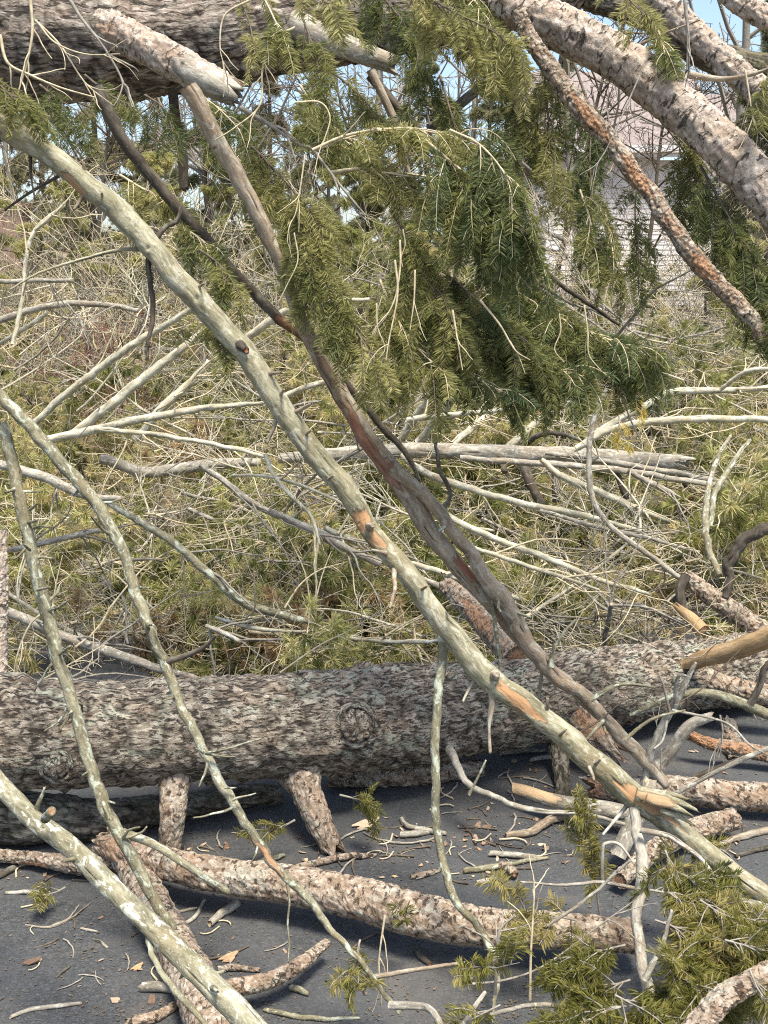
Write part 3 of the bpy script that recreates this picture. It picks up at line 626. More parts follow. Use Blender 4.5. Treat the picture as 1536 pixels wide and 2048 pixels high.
for (x, y) in [(205, 400), (395, 575), (610, 870), (655, 960), (842, 1180), (895, 1215), (1120, 1470), (1190, 1530), (1450, 1730), (560, 792)]:
    a = rng.normal(0, .5); sub(p, 'twig_stub', [(x, y, 13), (x + 16 * math.cos(a - .6), y + 16 * math.sin(a - .6), 7)], [2.46, 2.41], 'brown', jag1=.6, cap=.1)
br('dead_pole', 'brown and grey dead branch slanting just behind the longest pole', 'dead branch', [(375, 170, 46), (430, 270, 46), (470, 345, 44), (560, 515, 40), (600, 640, 38), (655, 740, 44), (730, 870, 50), (790, 950, 58), (860, 1060, 52), (930, 1150, 44), (1010, 1235, 46), (1090, 1330, 36), (1200, 1425, 34), (1300, 1530, 26), (1370, 1610, 20)], (2.58, 3.3), 'brown', ws=.76, knots=16, wob=.25, res=.007, seg=30, peel=[(720, 870, 70, 13, 58, .75), (775, 945, 40, 20, 50, .6), (935, 1140, 30, 10, 50, .9), (650, 735, 45, 10, 62, .35)])
bb = br('dead_pole', 'grey rough branch tight against the brown one above the trunk', 'dead branch', [(780, 935, 34), (840, 985, 36), (920, 1080, 34), (965, 1150, 40), (1000, 1200, 50), (1060, 1285, 44), (1110, 1345, 38), (1180, 1400, 34), (1250, 1485, 30), (1330, 1570, 22)], (2.9, 3.2), 'brown', knots=12, ws=.76, wob=.5, res=.007)
for pl in ([(1100, 1335, 16), (1110, 1290, 10), (1150, 1240, 7)], [(1180, 1400, 14), (1240, 1370, 10), (1310, 1375, 6)], [(1210, 1440, 12), (1170, 1480, 8), (1140, 1500, 5)], [(985, 1190, 14), (990, 1260, 12), (1000, 1330, 9), (990, 1400, 6)], [(1250, 1480, 12), (1300, 1440, 9), (1370, 1420, 6)]):
    sub(bb, 'twig', pl, [3.05] * len(pl), 'lich', wob=.4)
br('dead_pole', 'dark thin branch slanting down from the overhead trunk at left', 'dead branch', [(190, 170, 40), (235, 260, 38), (290, 340, 36), (370, 430, 34), (480, 555, 32), (560, 640, 32), (625, 690, 28), (690, 765, 24), (760, 850, 22), (810, 905, 18), (838, 960, 10)], (2.85, 3.2), 'dark', knots=8, wob=.3, res=.007, peel=[(575, 655, 36, 12, 48, .8)])
br('dead_pole', 'reddish brown branch under the stout limb slanting to the right edge', 'dead branch', [(1035, 20, 36), (1062, 80, 40), (1110, 150, 44), (1150, 205, 48), (1210, 270, 44), (1265, 345, 42), (1300, 385, 40), (1340, 450, 42), (1400, 530, 44), (1450, 580, 40), (1500, 640, 44), (1600, 750, 46)], (2.72, 2.6), 'tan', ws=.84, knots=8, wob=.25, peel=[(1180, 235, 60, 10, 52, .9), (1275, 355, 50, 14, 50, .9), (1405, 535, 34, 15, 48, .9), (1345, 455, 30, 10, 48, .6)])
g = br('dead_pole', 'thin lichened branch sweeping from the left edge to the bottom centre', 'dead branch', [(-60, 725, 40), (0, 790, 42), (90, 890, 46), (190, 1005, 44), (245, 1105, 40), (275, 1200, 40), (325, 1320, 38), (365, 1420, 36), (410, 1510, 34), (440, 1565, 36), (510, 1680, 32), (560, 1745, 28), (625, 1805, 27), (680, 1880, 24), (735, 1945, 20), (800, 2030, 16)], (2.6, 2.2), 'lich', knots=14, wob=.45, res=.006, ws=.56, peel=[(535, 1715, 40, 8, 52, .8)])
sub(g, 'twig', [(325, 1325, 20), (370, 1312, 16), (410, 1293, 13), (432, 1270, 8)], [2.42, 2.40, 2.38, 2.36], 'dark', 'short dark spur sticking out to the right')
sub(g, 'twig', [(262, 1120, 12), (300, 1118, 8), (330, 1122, 4)], [2.48, 2.46, 2.44], 'dark')
hh = br('dead_pole', 'lichen-crusted pole standing near the left edge in front of the trunk', 'dead branch', [(2, 850, 34), (30, 960, 36), (52, 1060, 38), (72, 1150, 38), (95, 1235, 40), (118, 1330, 38), (145, 1400, 36), (165, 1480, 38), (190, 1560, 38), (215, 1630, 40), (255, 1700, 36), (300, 1785, 34), (345, 1860, 28)], (2.62, 2.5), 'lich', knots=16, wob=.3, res=.006)
sub(hh, 'twig', [(245, 1665, 26), (310, 1690, 22), (380, 1735, 20), (460, 1785, 16)], [2.54, 2.52, 2.48, 2.42], 'lich', jag1=.6)
for (x, y, dx, dy) in [(118, 1310, 22, -18), (75, 1180, 26, -6), (150, 1420, -16, 10), (60, 1100, -14, -12), (205, 1600, 24, 6), (60, 1020, 16, -14), (185, 1540, -20, 10)]:
    sub(hh, 'twig_stub', [(x, y, 12), (x + dx, y + dy, 6)], [2.56, 2.5], 'lich', jag1=.5, cap=.1)
e = br('dead_pole', 'pale lichen-spotted pole in the bottom left corner nearest the viewer', 'dead branch', [(-90, 1465, 52), (0, 1568, 56), (70, 1640, 58), (150, 1705, 60), (230, 1785, 62), (310, 1862, 68), (400, 1950, 72), (470, 2020, 78), (560, 2120, 84)], (2.25, 1.85), 'pale', knots=10, wob=.16, res=.005, seg=44)
sub(e, 'branch_stub', [(90, 1638, 20), (104, 1622, 18)], [2.08, 2.04], 'lich', jag1=.4)
sub(e, 'twig', [(296, 1860, 20), (306, 1920, 16), (345, 1975, 18), (385, 2020, 16), (420, 2070, 12)], [2.02, 1.98, 1.95, 1.92, 1.9], 'lich', wob=.5)
def snags(par, pl, d, n, style, lo=.02, hi=.08):
    """snapped side twigs along a pole"""
    pts, rad = px_pts(pl, d); c = spline(np.hstack([pts, rad[:, None]]), 120); T = unit(np.gradient(c[:, :3], axis=0)); pb = np.array(par.location)
    for k in range(n):
        i = int(rng.integers(6, 112)); e = rng.normal(size=3); e = unit(e - T[i] * T[i].dot(e)); e = unit(e + T[i] * rng.normal(.25, .4)); L = rng.uniform(lo, hi) * (2.2 if rng.random() < .2 else 1)
        q = [c[i, :3] + e * c[i, 3] * .35]
        for j in range(4): e = unit(e + rng.normal(0, .16, 3)); q.append(q[-1] + e * (L / 4 + c[i, 3] * .1))
        r0 = min(.007, c[i, 3] * .34); v, qd, t, a = tube(np.array(q), np.linspace(r0, r0 * .4, 5), style, base=pb, jag1=.8, cap=.2); link('twig_stub', mesh('twig_stub', v, qd, t, M[style], a), par)
snags(p, [(0, 245, 48), (250, 437, 46), (475, 690, 46), (690, 985, 44), (895, 1255, 44), (1080, 1432, 48), (1430, 1715, 42)], (2.45, 2.5), 14, 'brown')
snags(bb, [(780, 935, 30), (920, 1080, 30), (1000, 1200, 40), (1110, 1345, 34), (1250, 1485, 26)], (2.9, 3.2), 16, 'lich', .03, .10)
snags(g, [(0, 790, 24), (90, 890, 26), (190, 1005, 25), (275, 1200, 22), (365, 1420, 20), (510, 1680, 18), (680, 1880, 14)], (2.6, 2.2), 18, 'lich')
snags(hh, [(2, 850, 22), (52, 1060, 25), (95, 1235, 26), (145, 1400, 24), (190, 1560, 25), (300, 1785, 22)], (2.62, 2.5), 16, 'lich')
snags(e, [(0, 1568, 37), (150, 1705, 40), (310, 1862, 45), (470, 2020, 51)], (2.2, 1.9), 8, 'lich', .015, .05)
# logs on the pavement
ccc = br('curved_log', 'curved tan flaky log lying on the pavement at bottom centre', 'log', [(205, 1690, 46), (270, 1712, 64), (340, 1735, 66), (450, 1755, 70), (560, 1768, 74), (700, 1795, 80), (800, 1822, 86), (900, 1845, 82), (1010, 1856, 72), (1130, 1862, 70), (1280, 1870, 66)], ('g', .965), 'tan', wob=.12, jag0=.8, peel=[(225, 1700, 26, 30, 0, .5)])
br('fallen_log', 'scaly grey log running toward the viewer at bottom left', 'log', [(218, 1680, 58), (262, 1745, 72), (308, 1820, 86), (345, 1890, 96), (395, 1985, 112), (440, 2080, 122)], ('g', .985), 'tan', wob=.14, jag0=.8, peel=[(232, 1690, 24, 30, 0, .4)])
br('crooked_branch', 'short crooked branch with a sawn orange end on the pavement', 'branch', [(400, 1980, 30), (470, 1975, 44), (540, 1960, 42), (590, 1935, 38), (620, 1910, 32), (655, 1885, 24)], ('g', .97), 'tan', wob=.2)
br('under_log', 'mossy dark log wedged under the left of the big trunk', 'log', [(-120, 1628, 110), (60, 1636, 104), (200, 1636, 78), (330, 1615, 58), (450, 1598, 50), (560, 1580, 42)], ('g', 1.0), 'mossy', wob=.3)
br('broken_branch', 'flaky broken branch piece at the left edge of the pavement', 'branch', [(-40, 1712, 30), (60, 1718, 32), (140, 1728, 44), (200, 1732, 46), (250, 1730, 30)], ('g', .99), 'tan', wob=.3, jag1=.8, jag0=.8, peel=[(70, 1735, 30, 12, 0, .9)])
br('under_log', 'reddish shaded log under the middle of the big trunk', 'log', [(660, 1556, 36), (760, 1552, 46), (860, 1548, 44), (960, 1536, 34)], ('g', 1.0), 'tan', wob=.2, jag0=.6, jag1=.6)
br('fallen_log', 'tan log lying in from the right edge below the pole', 'log', [(1180, 1578, 50), (1260, 1580, 60), (1340, 1580, 66), (1440, 1588, 68), (1620, 1600, 70)], ('g', .985), 'tan', wob=.1, jag0=.6, peel=[(1185, 1578, 22, 30, 0, .7)])
br('fallen_log', 'grey log with a rounded end below the tan log at right', 'log', [(1235, 1760, 44), (1310, 1705, 52), (1390, 1660, 58), (1468, 1640, 56)], ('g', .985), 'tan', ws=.78, wob=.15, jag1=.2)
br('fallen_log', 'pale grey stub standing behind the splintered end of the long pole', 'log', [(1235, 1712, 40), (1262, 1650, 44), (1290, 1590, 40), (1300, 1560, 30)], (2.95, 3.0), 'grey', wob=.2, jag1=.5)
br('broken_branch', 'broken branch with a bright split end right of centre', 'branch', [(1026, 1576, 30), (1080, 1592, 34), (1150, 1612, 38), (1230, 1622, 40), (1290, 1630, 30)], ('g', .97), 'grey', wob=.2, jag0=.6, peel=[(1065, 1580, 60, 12, 12, 1)])
br('bare_branch', 'thin pale branch arching from the trunk hole to the broken branch', 'branch', [(898, 1495, 26), (912, 1525, 20), (940, 1570, 17), (1000, 1598, 15), (1060, 1620, 14), (1160, 1628, 12), (1250, 1650, 9)], [3.3, 3.2, 3.12, 3.05, 3.0, 2.98, 2.9], 'grey', wob=.3)
br('bare_branch', 'small upright sprig on the pale arching branch', 'branch', [(938, 1590, 8), (958, 1550, 7), (972, 1520, 5)], [3.1, 3.1, 3.1], 'lich')
br('corner_branch', 'thick spotted branch rising from the bottom right corner', 'branch', [(1360, 2100, 70), (1410, 2035, 72), (1465, 1985, 66), (1580, 1925, 64)], (1.85, 1.95), 'tan', wob=.25)
v_ = br('upright_stem', 'crooked grey stem standing among the bottom right fir sprays', 'branch', [(1262, 1590, 26), (1275, 1680, 30), (1285, 1760, 34), (1272, 1840, 30), (1285, 1920, 32), (1302, 1990, 36), (1285, 2080, 36)], (2.5, 2.1), 'grey', knots=6, wob=.4)
sub(v_, 'twig', [(1285, 1780, 12), (1200, 1765, 10), (1130, 1770, 8), (1040, 1764, 5)], [2.35, 2.33, 2.3, 2.3], 'grey', wob=.4)
sub(v_, 'twig', [(1290, 1960, 22), (1320, 1900, 14), (1345, 1820, 8)], [2.15, 2.15, 2.15], 'grey', wob=.4)
sub(v_, 'twig', [(1255, 1610, 14), (1230, 1640, 10), (1205, 1670, 7)], [2.5, 2.48, 2.45], 'grey')
br('bare_branch', 'thin arching stem crossing under the long pole at lower right', 'branch', [(1280, 1660, 16), (1350, 1680, 16), (1420, 1740, 13), (1470, 1830, 10), (1476, 1880, 7)], (2.4, 2.3), 'grey', wob=.3)
br('bare_branch', 'pale pair of thin stems at the right edge below the long pole', 'branch', [(1430, 1800, 12), (1490, 1806, 22), (1580, 1830, 24)], (2.3, 2.25), 'pale', wob=.2)
br('bare_branch', 'looping thin twig above the bottom right fir sprays', 'branch', [(1205, 1770, 10), (1205, 1700, 10), (1215, 1686, 9), (1240, 1690, 8), (1270, 1730, 6)], (2.4, 2.38), 'grey')
br('bare_branch', 'thin twig rising left through the bottom right fir sprays', 'branch', [(1080, 1860, 8), (1130, 1830, 10), (1190, 1785, 10), (1260, 1720, 8)], (2.35, 2.3), 'grey', wob=.3)
br('bare_branch', 'grey forked twig lying at the bottom centre', 'branch', [(780, 2010, 22), (850, 2014, 20), (880, 2050, 18), (900, 2100, 14)], (2.05, 1.95), 'grey', wob=.3)
br('bare_branch', 'short grey twig leaning at the bottom edge right of centre', 'branch', [(970, 1985, 12), (945, 2020, 14), (920, 2060, 15)], (2.05, 1.95), 'grey')
br('bare_branch', 'twig curving along the lower edge of the fir sprays', 'branch', [(980, 2030, 12), (1050, 2012, 13), (1120, 2010, 12), (1160, 2020, 7)], (2.1, 2.05), 'grey', wob=.4)
br('bare_branch', 'brown stem running left from the fir sprays at bottom centre', 'branch', [(690, 1965, 16), (800, 1945, 13), (900, 1930, 9), (930, 1925, 5)], (2.25, 2.2), 'brown', wob=.3)
# right side tangle over the trunk
tt = br('bare_branch', 'forked pale branch rising in front of the trunk at right', 'branch', [(1290, 1560, 20), (1302, 1500, 22), (1330, 1440, 20), (1352, 1405, 22), (1378, 1350, 14), (1390, 1325, 8)], (3.2, 3.1), 'grey', wob=.3)
sub(tt, 'twig', [(1352, 1408, 14), (1352, 1375, 12), (1358, 1352, 10), (1372, 1352, 8)], [3.12, 3.1, 3.08, 3.08], 'grey')
sub(tt, 'twig', [(1340, 1425, 9), (1325, 1365, 6), (1316, 1345, 4)], [3.12, 3.1, 3.1], 'grey')
sub(tt, 'twig', [(1345, 1420, 8), (1450, 1445, 7), (1500, 1490, 6), (1540, 1512, 4)], [3.12, 3.05, 3.0, 2.95], 'twigm' if False else 'grey')
sub(tt, 'twig', [(1335, 1440, 8), (1325, 1480, 7), (1308, 1498, 4)], [3.1, 3.08, 3.06], 'grey')
br('bare_branch', 'stout grey curved branch beside the forked pale one', 'branch', [(1320, 1530, 34), (1350, 1488, 34), (1380, 1450, 30), (1425, 1432, 24)], (3.35, 3.3), 'grey', wob=.2, jag1=.6)
br('bare_branch', 'greenish bent branch arching under the peeled limb', 'branch', [(1260, 1430, 8), (1330, 1400, 16), (1400, 1385, 22), (1470, 1402, 26), (1540, 1432, 28)], (3.4, 3.3), 'lich', wob=.3)
br('bare_branch', 'dark hooked twig at the right edge over the bent branch', 'branch', [(1500, 1410, 20), (1520, 1370, 18), (1530, 1335, 16), (1560, 1310, 14)], (3.25, 3.2), 'dark')
br('bare_branch', 'long straight pale twig from the tan log up to the right edge', 'branch', [(1345, 1590, 12), (1430, 1545, 13), (1500, 1512, 14), (1580, 1480, 14)], (3.1, 3.0), 'grey')
br('bare_branch', 'orange torn branch shattered along its length at right', 'branch', [(1375, 1470, 26), (1430, 1490, 34), (1480, 1500, 40), (1590, 1520, 44)], (3.6, 3.55), 'tan', jag0=1.5, wob=.3, peel=[(1410, 1482, 60, 14, 18, 1), (1500, 1500, 40, 12, 10, .7)])
br('bare_branch', 'dark grey twig lying behind the tan log at right', 'branch', [(1390, 1555, 18), (1440, 1535, 16), (1490, 1515, 14)], (3.35, 3.3), 'dark')
br('bare_branch', 'scaly upright stub in shade behind the torn orange branch', 'branch', [(1455, 1440, 40), (1465, 1480, 40), (1470, 1520, 36)], (3.75, 3.65), 'tan', jag0=.6)
# brush-side branches right
br('hooked_branch', 'dark hooked branch curling over at the right edge', 'branch', [(1560, 1048, 36), (1515, 1062, 34), (1476, 1092, 34), (1456, 1132, 30), (1458, 1160, 26), (1450, 1200, 20)], (4.0, 4.05), 'dark', wob=.8, knots=5)
cw = br('thick_branch', 'thick whitish branch piece behind the trunk at right', 'branch', [(1368, 1150, 36), (1420, 1190, 48), (1470, 1225, 54), (1540, 1275, 56)], (4.35, 4.25), 'tan', wob=.15)
sub(cw, 'twig', [(1372, 1152, 28), (1360, 1180, 26), (1372, 1225, 24), (1410, 1262, 20)], [4.33, 4.3, 4.28, 4.28], 'dark')
br('bare_branch', 'long thin grey stem dropping through the brush at right', 'branch', [(1215, 770, 10), (1190, 830, 13), (1178, 900, 15), (1182, 985, 16), (1215, 1045, 15), (1290, 1105, 15), (1345, 1145, 14), (1420, 1200, 10)], (4.6, 4.4), 'grey', wob=.35)
br('bare_branch', 'crooked pale stem standing in the brush near the right edge', 'branch', [(1460, 870, 8), (1430, 930, 14), (1412, 1000, 16), (1410, 1065, 18), (1420, 1110, 18), (1440, 1150, 16)], (4.8, 4.5), 'pale', wob=.4)
br('bare_branch', 'second crooked pale stem leaning near the right edge', 'branch', [(1500, 880, 10), (1462, 930, 14), (1430, 985, 16), (1420, 1060, 12)], (4.9, 4.7), 'pale', wob=.4)
br('bare_branch', 'black forked twig crossing the brown branch at centre', 'branch', [(870, 880, 9), (880, 940, 12), (900, 985, 12), (890, 1015, 12), (868, 1030, 7)], (3.5, 3.4), 'dark', wob=.3)
br('edge_tree', 'pinkish upright trunk at the extreme left edge', 'tree trunk', [(-8, 1060, 40), (-6, 1180, 44), (-8, 1280, 46), (-10, 1420, 46)], (3.7, 3.6), 'pink')
br('bare_branch', 'dark branch crossing high behind the hanging fir boughs', 'branch', [(740, 150, 28), (790, 210, 26), (840, 265, 24), (900, 340, 18), (960, 420, 10)], (3.6, 3.7), 'dark')
br('bare_branch', 'pale branch beside the dark one high behind the fir boughs', 'branch', [(740, 140, 22), (770, 200, 22), (795, 260, 22), (810, 320, 16), (830, 400, 8)], (3.5, 3.6), 'brown')
# ------------------------------------------------------------------ pale branches in the brush (pixels, depth, look)
bgb = [
 ('bare pale branch rising steeply to the right in the left of the brush', [(70, 845, 20), (150, 775, 22), (250, 700, 22), (330, 650, 20), (400, 610, 16)], 6.6, 'pale'),
 ('thick mottled branch rising to the right beside the steep one', [(150, 865, 26), (215, 815, 30), (290, 750, 28), (370, 690, 22), (420, 650, 12)], 6.8, 'pale'),
 ('short mottled branch third in the rising row at left', [(270, 880, 18), (330, 810, 26), (380, 765, 22), (418, 722, 16)], 7.0, 'pale'),
 ('long low branch crossing left behind the thin lichened branch', [(90, 880, 26), (180, 862, 26), (260, 842, 24), (340, 828, 22), (430, 814, 18), (530, 806, 10)], 6.0, 'pale'),
 ('thin branch drooping to the right below the long low branch', [(190, 858, 16), (300, 868, 15), (420, 888, 14), (532, 912, 11)], 5.7, 'pale'),
 ('gently bowed branch at the left edge above the red shrub', [(-40, 655, 20), (60, 622, 20), (140, 607, 18), (220, 610, 16), (275, 622, 12)], 7.4, 'grey'),
 ('short level branch at the left edge with a blunt end', [(-40, 562, 14), (60, 562, 14), (145, 560, 12)], 7.2, 'grey'),
 ('mottled branch rising behind the long pole left of centre', [(470, 690, 20), (530, 650, 24), (580, 620, 24), (640, 608, 20), (740, 600, 12)], 6.5, 'pale'),
 ('pale branch rising from the long pole below the mottled one', [(550, 800, 18), (610, 775, 18), (660, 760, 15), (715, 728, 10)], 6.3, 'pale'),
 ('steep short branch left of the horizontal log', [(800, 880, 22), (835, 830, 24), (875, 765, 20)], 7.6, 'pale'),
 ('second steep short branch left of the horizontal log', [(835, 885, 24), (870, 845, 24), (915, 785, 20)], 7.5, 'pale'),
 ('broad short branch rising from the horizontal log', [(905, 890, 20), (950, 850, 22), (972, 830, 14)], 7.4, 'pale'),
 ('level branch under the hanging fir boughs', [(815, 840, 18), (880, 832, 18), (960, 825, 14), (1050, 815, 8)], 7.0, 'pale'),
 ('branch rising right from the middle of the horizontal log', [(1010, 900, 22), (1060, 855, 20), (1100, 825, 18), (1170, 790, 10)], 7.2, 'pale'),
 ('upper of two long branches bowing to the right edge', [(1150, 900, 20), (1220, 850, 22), (1290, 810, 22), (1340, 785, 24), (1400, 782, 20), (1480, 780, 16), (1580, 770, 12)], 6.9, 'pale'),
 ('lower of two long branches bowing to the right edge', [(1145, 900, 16), (1210, 865, 20), (1280, 848, 22), (1380, 838, 22), (1480, 838, 20), (1600, 848, 18)], 6.6, 'pale'),
 ('thin branch forking up from the upper bowed branch', [(1440, 780, 12), (1490, 745, 13), (1560, 735, 12)], 6.8, 'pale'),
 ('dark arched branch above the horizontal log', [(1050, 890, 16), (1080, 868, 18), (1120, 868, 14), (1160, 880, 10)], 7.1, 'dark'),
 ('long branch sweeping right under the horizontal log', [(920, 915, 16), (1020, 924, 20), (1120, 930, 20), (1230, 940, 20), (1350, 958, 18), (1470, 978, 16), (1600, 1000, 14)], 6.4, 'grey'),
 ('second sweeping branch just above the first under the log', [(1090, 905, 12), (1190, 920, 18), (1290, 935, 18), (1400, 955, 16), (1560, 985, 12)], 6.7, 'grey'),
 ('pale branch falling right from below the horizontal log', [(1080, 920, 16), (1130, 955, 22), (1200, 985, 22), (1270, 1015, 20), (1340, 1045, 12)], 6.1, 'pale'),
 ('shorter branch falling right beside it', [(1255, 940, 14), (1300, 965, 18), (1340, 985, 16), (1365, 1000, 8)], 6.0, 'grey'),
 ('long branch slanting from the dark branch tip to the right', [(800, 910, 16), (850, 945, 22), (920, 970, 22), (980, 990, 20), (1080, 1015, 20), (1160, 1030, 18), (1280, 1062, 12)], 5.6, 'pale'),
 ('lower of the two long slanting branches right of centre', [(860, 1010, 16), (940, 1055, 20), (1020, 1090, 20), (1090, 1115, 18), (1200, 1160, 16), (1300, 1190, 10)], 5.2, 'pale'),
 ('thin slanting branch below the grey rough branch', [(930, 1090, 12), (1020, 1120, 14), (1110, 1150, 12), (1200, 1180, 7)], 4.9, 'pale'),
 ('thin branch slanting to the right edge of the brush', [(1080, 1020, 10), (1180, 1050, 13), (1290, 1075, 12), (1400, 1105, 8)], 5.3, 'grey'),
 ('thin branch in the brush just above the trunk at right', [(1230, 1200, 10), (1290, 1215, 13), (1350, 1240, 11), (1420, 1270, 8)], 4.5, 'grey'),
 ('long dark-stained branch slanting through the left brush', [(215, 1005, 20), (290, 1050, 22), (350, 1090, 24), (420, 1150, 24), (480, 1200, 26), (560, 1230, 24), (640, 1250, 14)], 4.7, 'lich'),
 ('thick mottled branch low behind the trunk at left', [(-20, 1210, 28), (40, 1235, 30), (120, 1270, 30), (220, 1305, 28), (310, 1335, 26), (400, 1360, 14)], 4.0, 'grey'),
 ('pale branch end low behind the trunk at left', [(100, 1362, 16), (180, 1366, 20), (260, 1368, 14)], 3.75, 'grey'),
 ('branch slanting between the two thin poles at left', [(400, 930, 16), (450, 965, 18), (520, 1015, 18), (600, 1050, 20), (690, 1080, 16)], 5.4, 'grey'),
 ('branch slanting to the long pole near its orange scar', [(540, 1020, 18), (620, 1060, 22), (700, 1100, 22), (760, 1130, 18)], 5.1, 'grey'),
 ('short pale branch end touching the long pole', [(648, 1055, 16), (690, 1075, 18), (718, 1088, 16)], 4.6, 'pale'),
 ('branch continuing right of the long pole', [(820, 1125, 14), (880, 1145, 18), (960, 1175, 18), (1040, 1200, 14)], 4.9, 'pale'),
 ('second branch continuing right of the long pole', [(840, 1155, 14), (900, 1180, 20), (960, 1200, 16), (1010, 1215, 8)], 4.6, 'grey'),
 ('pale thin branch level above the trunk at centre', [(690, 1275, 12), (760, 1282, 14), (830, 1284, 13), (880, 1282, 9)], 4.0, 'pale'),
 ('twig pair drooping above the trunk at centre', [(430, 1235, 10), (500, 1255, 14), (560, 1262, 10), (620, 1262, 6)], 4.2, 'pale'),
 ('short blunt twig low in the left brush', [(412, 1252, 12), (440, 1262, 15), (480, 1284, 13)], 4.1, 'grey'),
 ('pale thin stem forking in the middle brush', [(530, 910, 14), (548, 950, 12), (580, 990, 12), (620, 1030, 10), (640, 1090, 7)], 4.4, 'pale'),
 ('thin bowed stem in the middle of the brush', [(465, 950, 7), (530, 952, 10), (600, 970, 10), (670, 1000, 9), (720, 1030, 6)], 4.5, 'pale'),
 ('thick shaded branch behind the dark slanting one', [(200, 920, 30), (300, 945, 34), (420, 930, 34), (520, 925, 24)], 7.0, 'grey'),
 ('pale branch in the far left brush below the thin branch', [(0, 930, 26), (80, 950, 30), (150, 985, 26), (240, 1000, 14)], 5.8, 'grey'),
 ('straight branch at left slanting behind the lichened pole', [(20, 1100, 16), (110, 1080, 18), (200, 1060, 14)], 5.0, 'grey'),
 ('tan upright broken stake behind the trunk', [(1208, 1290, 16), (1214, 1250, 15), (1222, 1208, 12)], 4.3, 'grey'),
 ('pale limb through the fir boughs right of centre', [(1010, 515, 10), (1080, 580, 14), (1150, 640, 14), (1240, 680, 9)], 3.1, 'grey'),
 ('darker limb above it through the fir boughs', [(1040, 480, 9), (1110, 560, 12), (1180, 610, 12), (1240, 650, 8)], 3.2, 'dark'),
 ('grey branch in the haze of twigs at far left', [(-20, 700, 12), (60, 650, 14), (95, 625, 10)], 7.5, 'pale'),
 ('thin upright pale stem at far left', [(25, 690, 12), (45, 600, 13), (52, 520, 12), (70, 460, 12), (130, 410, 9)], 6.4, 'pale'),
 ('second thin upright pale stem at far left', [(60, 470, 9), (95, 440, 10), (130, 405, 7)], 6.5, 'pale'),
]
for lb, pl, d, m in bgb:
    d = d * .88 if d > 4.6 else d; m = 'bpale' if m == 'pale' else m
    pl = [(x, y, w_ * .95) for x, y, w_ in pl]
    o = br('brush_branch', lb, 'branch', pl, (d, d * rng.uniform(.94, 1.03)), m, 'named branches in the brush pile', wob=.35, res=.012, seg=10, nz=2.0, knots=4)
    if pl[0][2] > 9 and m != 'dark':
        ptsx, _r = px_pts(pl, d); cc = spline(ptsx, 30)
        for k in range(5):
            i = int(rng.integers(5, 29)); ax = unit(cc[i] - cc[i - 1]); e = unit(ax * .8 + rng.normal(0, .55, 3)); q = [cc[i]]
            for j in range(8): e = unit(e + rng.normal(0, .14, 3) + np.array([0, 0, -.03])); q.append(q[-1] + e * rng.uniform(.03, .07))
            v, qq = strands([(np.array(q) - np.array(o.location), .0055, .0018)], 5); link('side_twig', mesh('side_twig', v, qq, None, M['twig' if m == 'bpale' else 'twigg']), o)
hl = trunk('background_log', 'long straight mottled log lying level in the brush', [(560, 915, 22), (700, 905, 27), (860, 900, 31), (1000, 905, 34), (1150, 914, 36), (1280, 921, 34), (1375, 926, 26)], [6.2, 6.15, 6.1, 6.05, 6.0, 5.95, 5.9], 'grey', res=.010, seg=26, nz=1.8, knots=14, wob=.25, jag1=1.2, cap=.1)
for pl in ([(1045, 920, 18), (1060, 965, 20), (1085, 1012, 16)], [(1110, 935, 18), (1112, 970, 18), (1112, 1005, 14)], [(1000, 915, 14), (1010, 945, 12)], [(1350, 930, 14), (1375, 975, 12)], [(1230, 935, 12), (1255, 1000, 12), (1290, 1040, 8)]):
    stub(hl, 'branch_stub', pl, [6.0, 5.95, 5.95][:len(pl)], 'dark', res=.016)
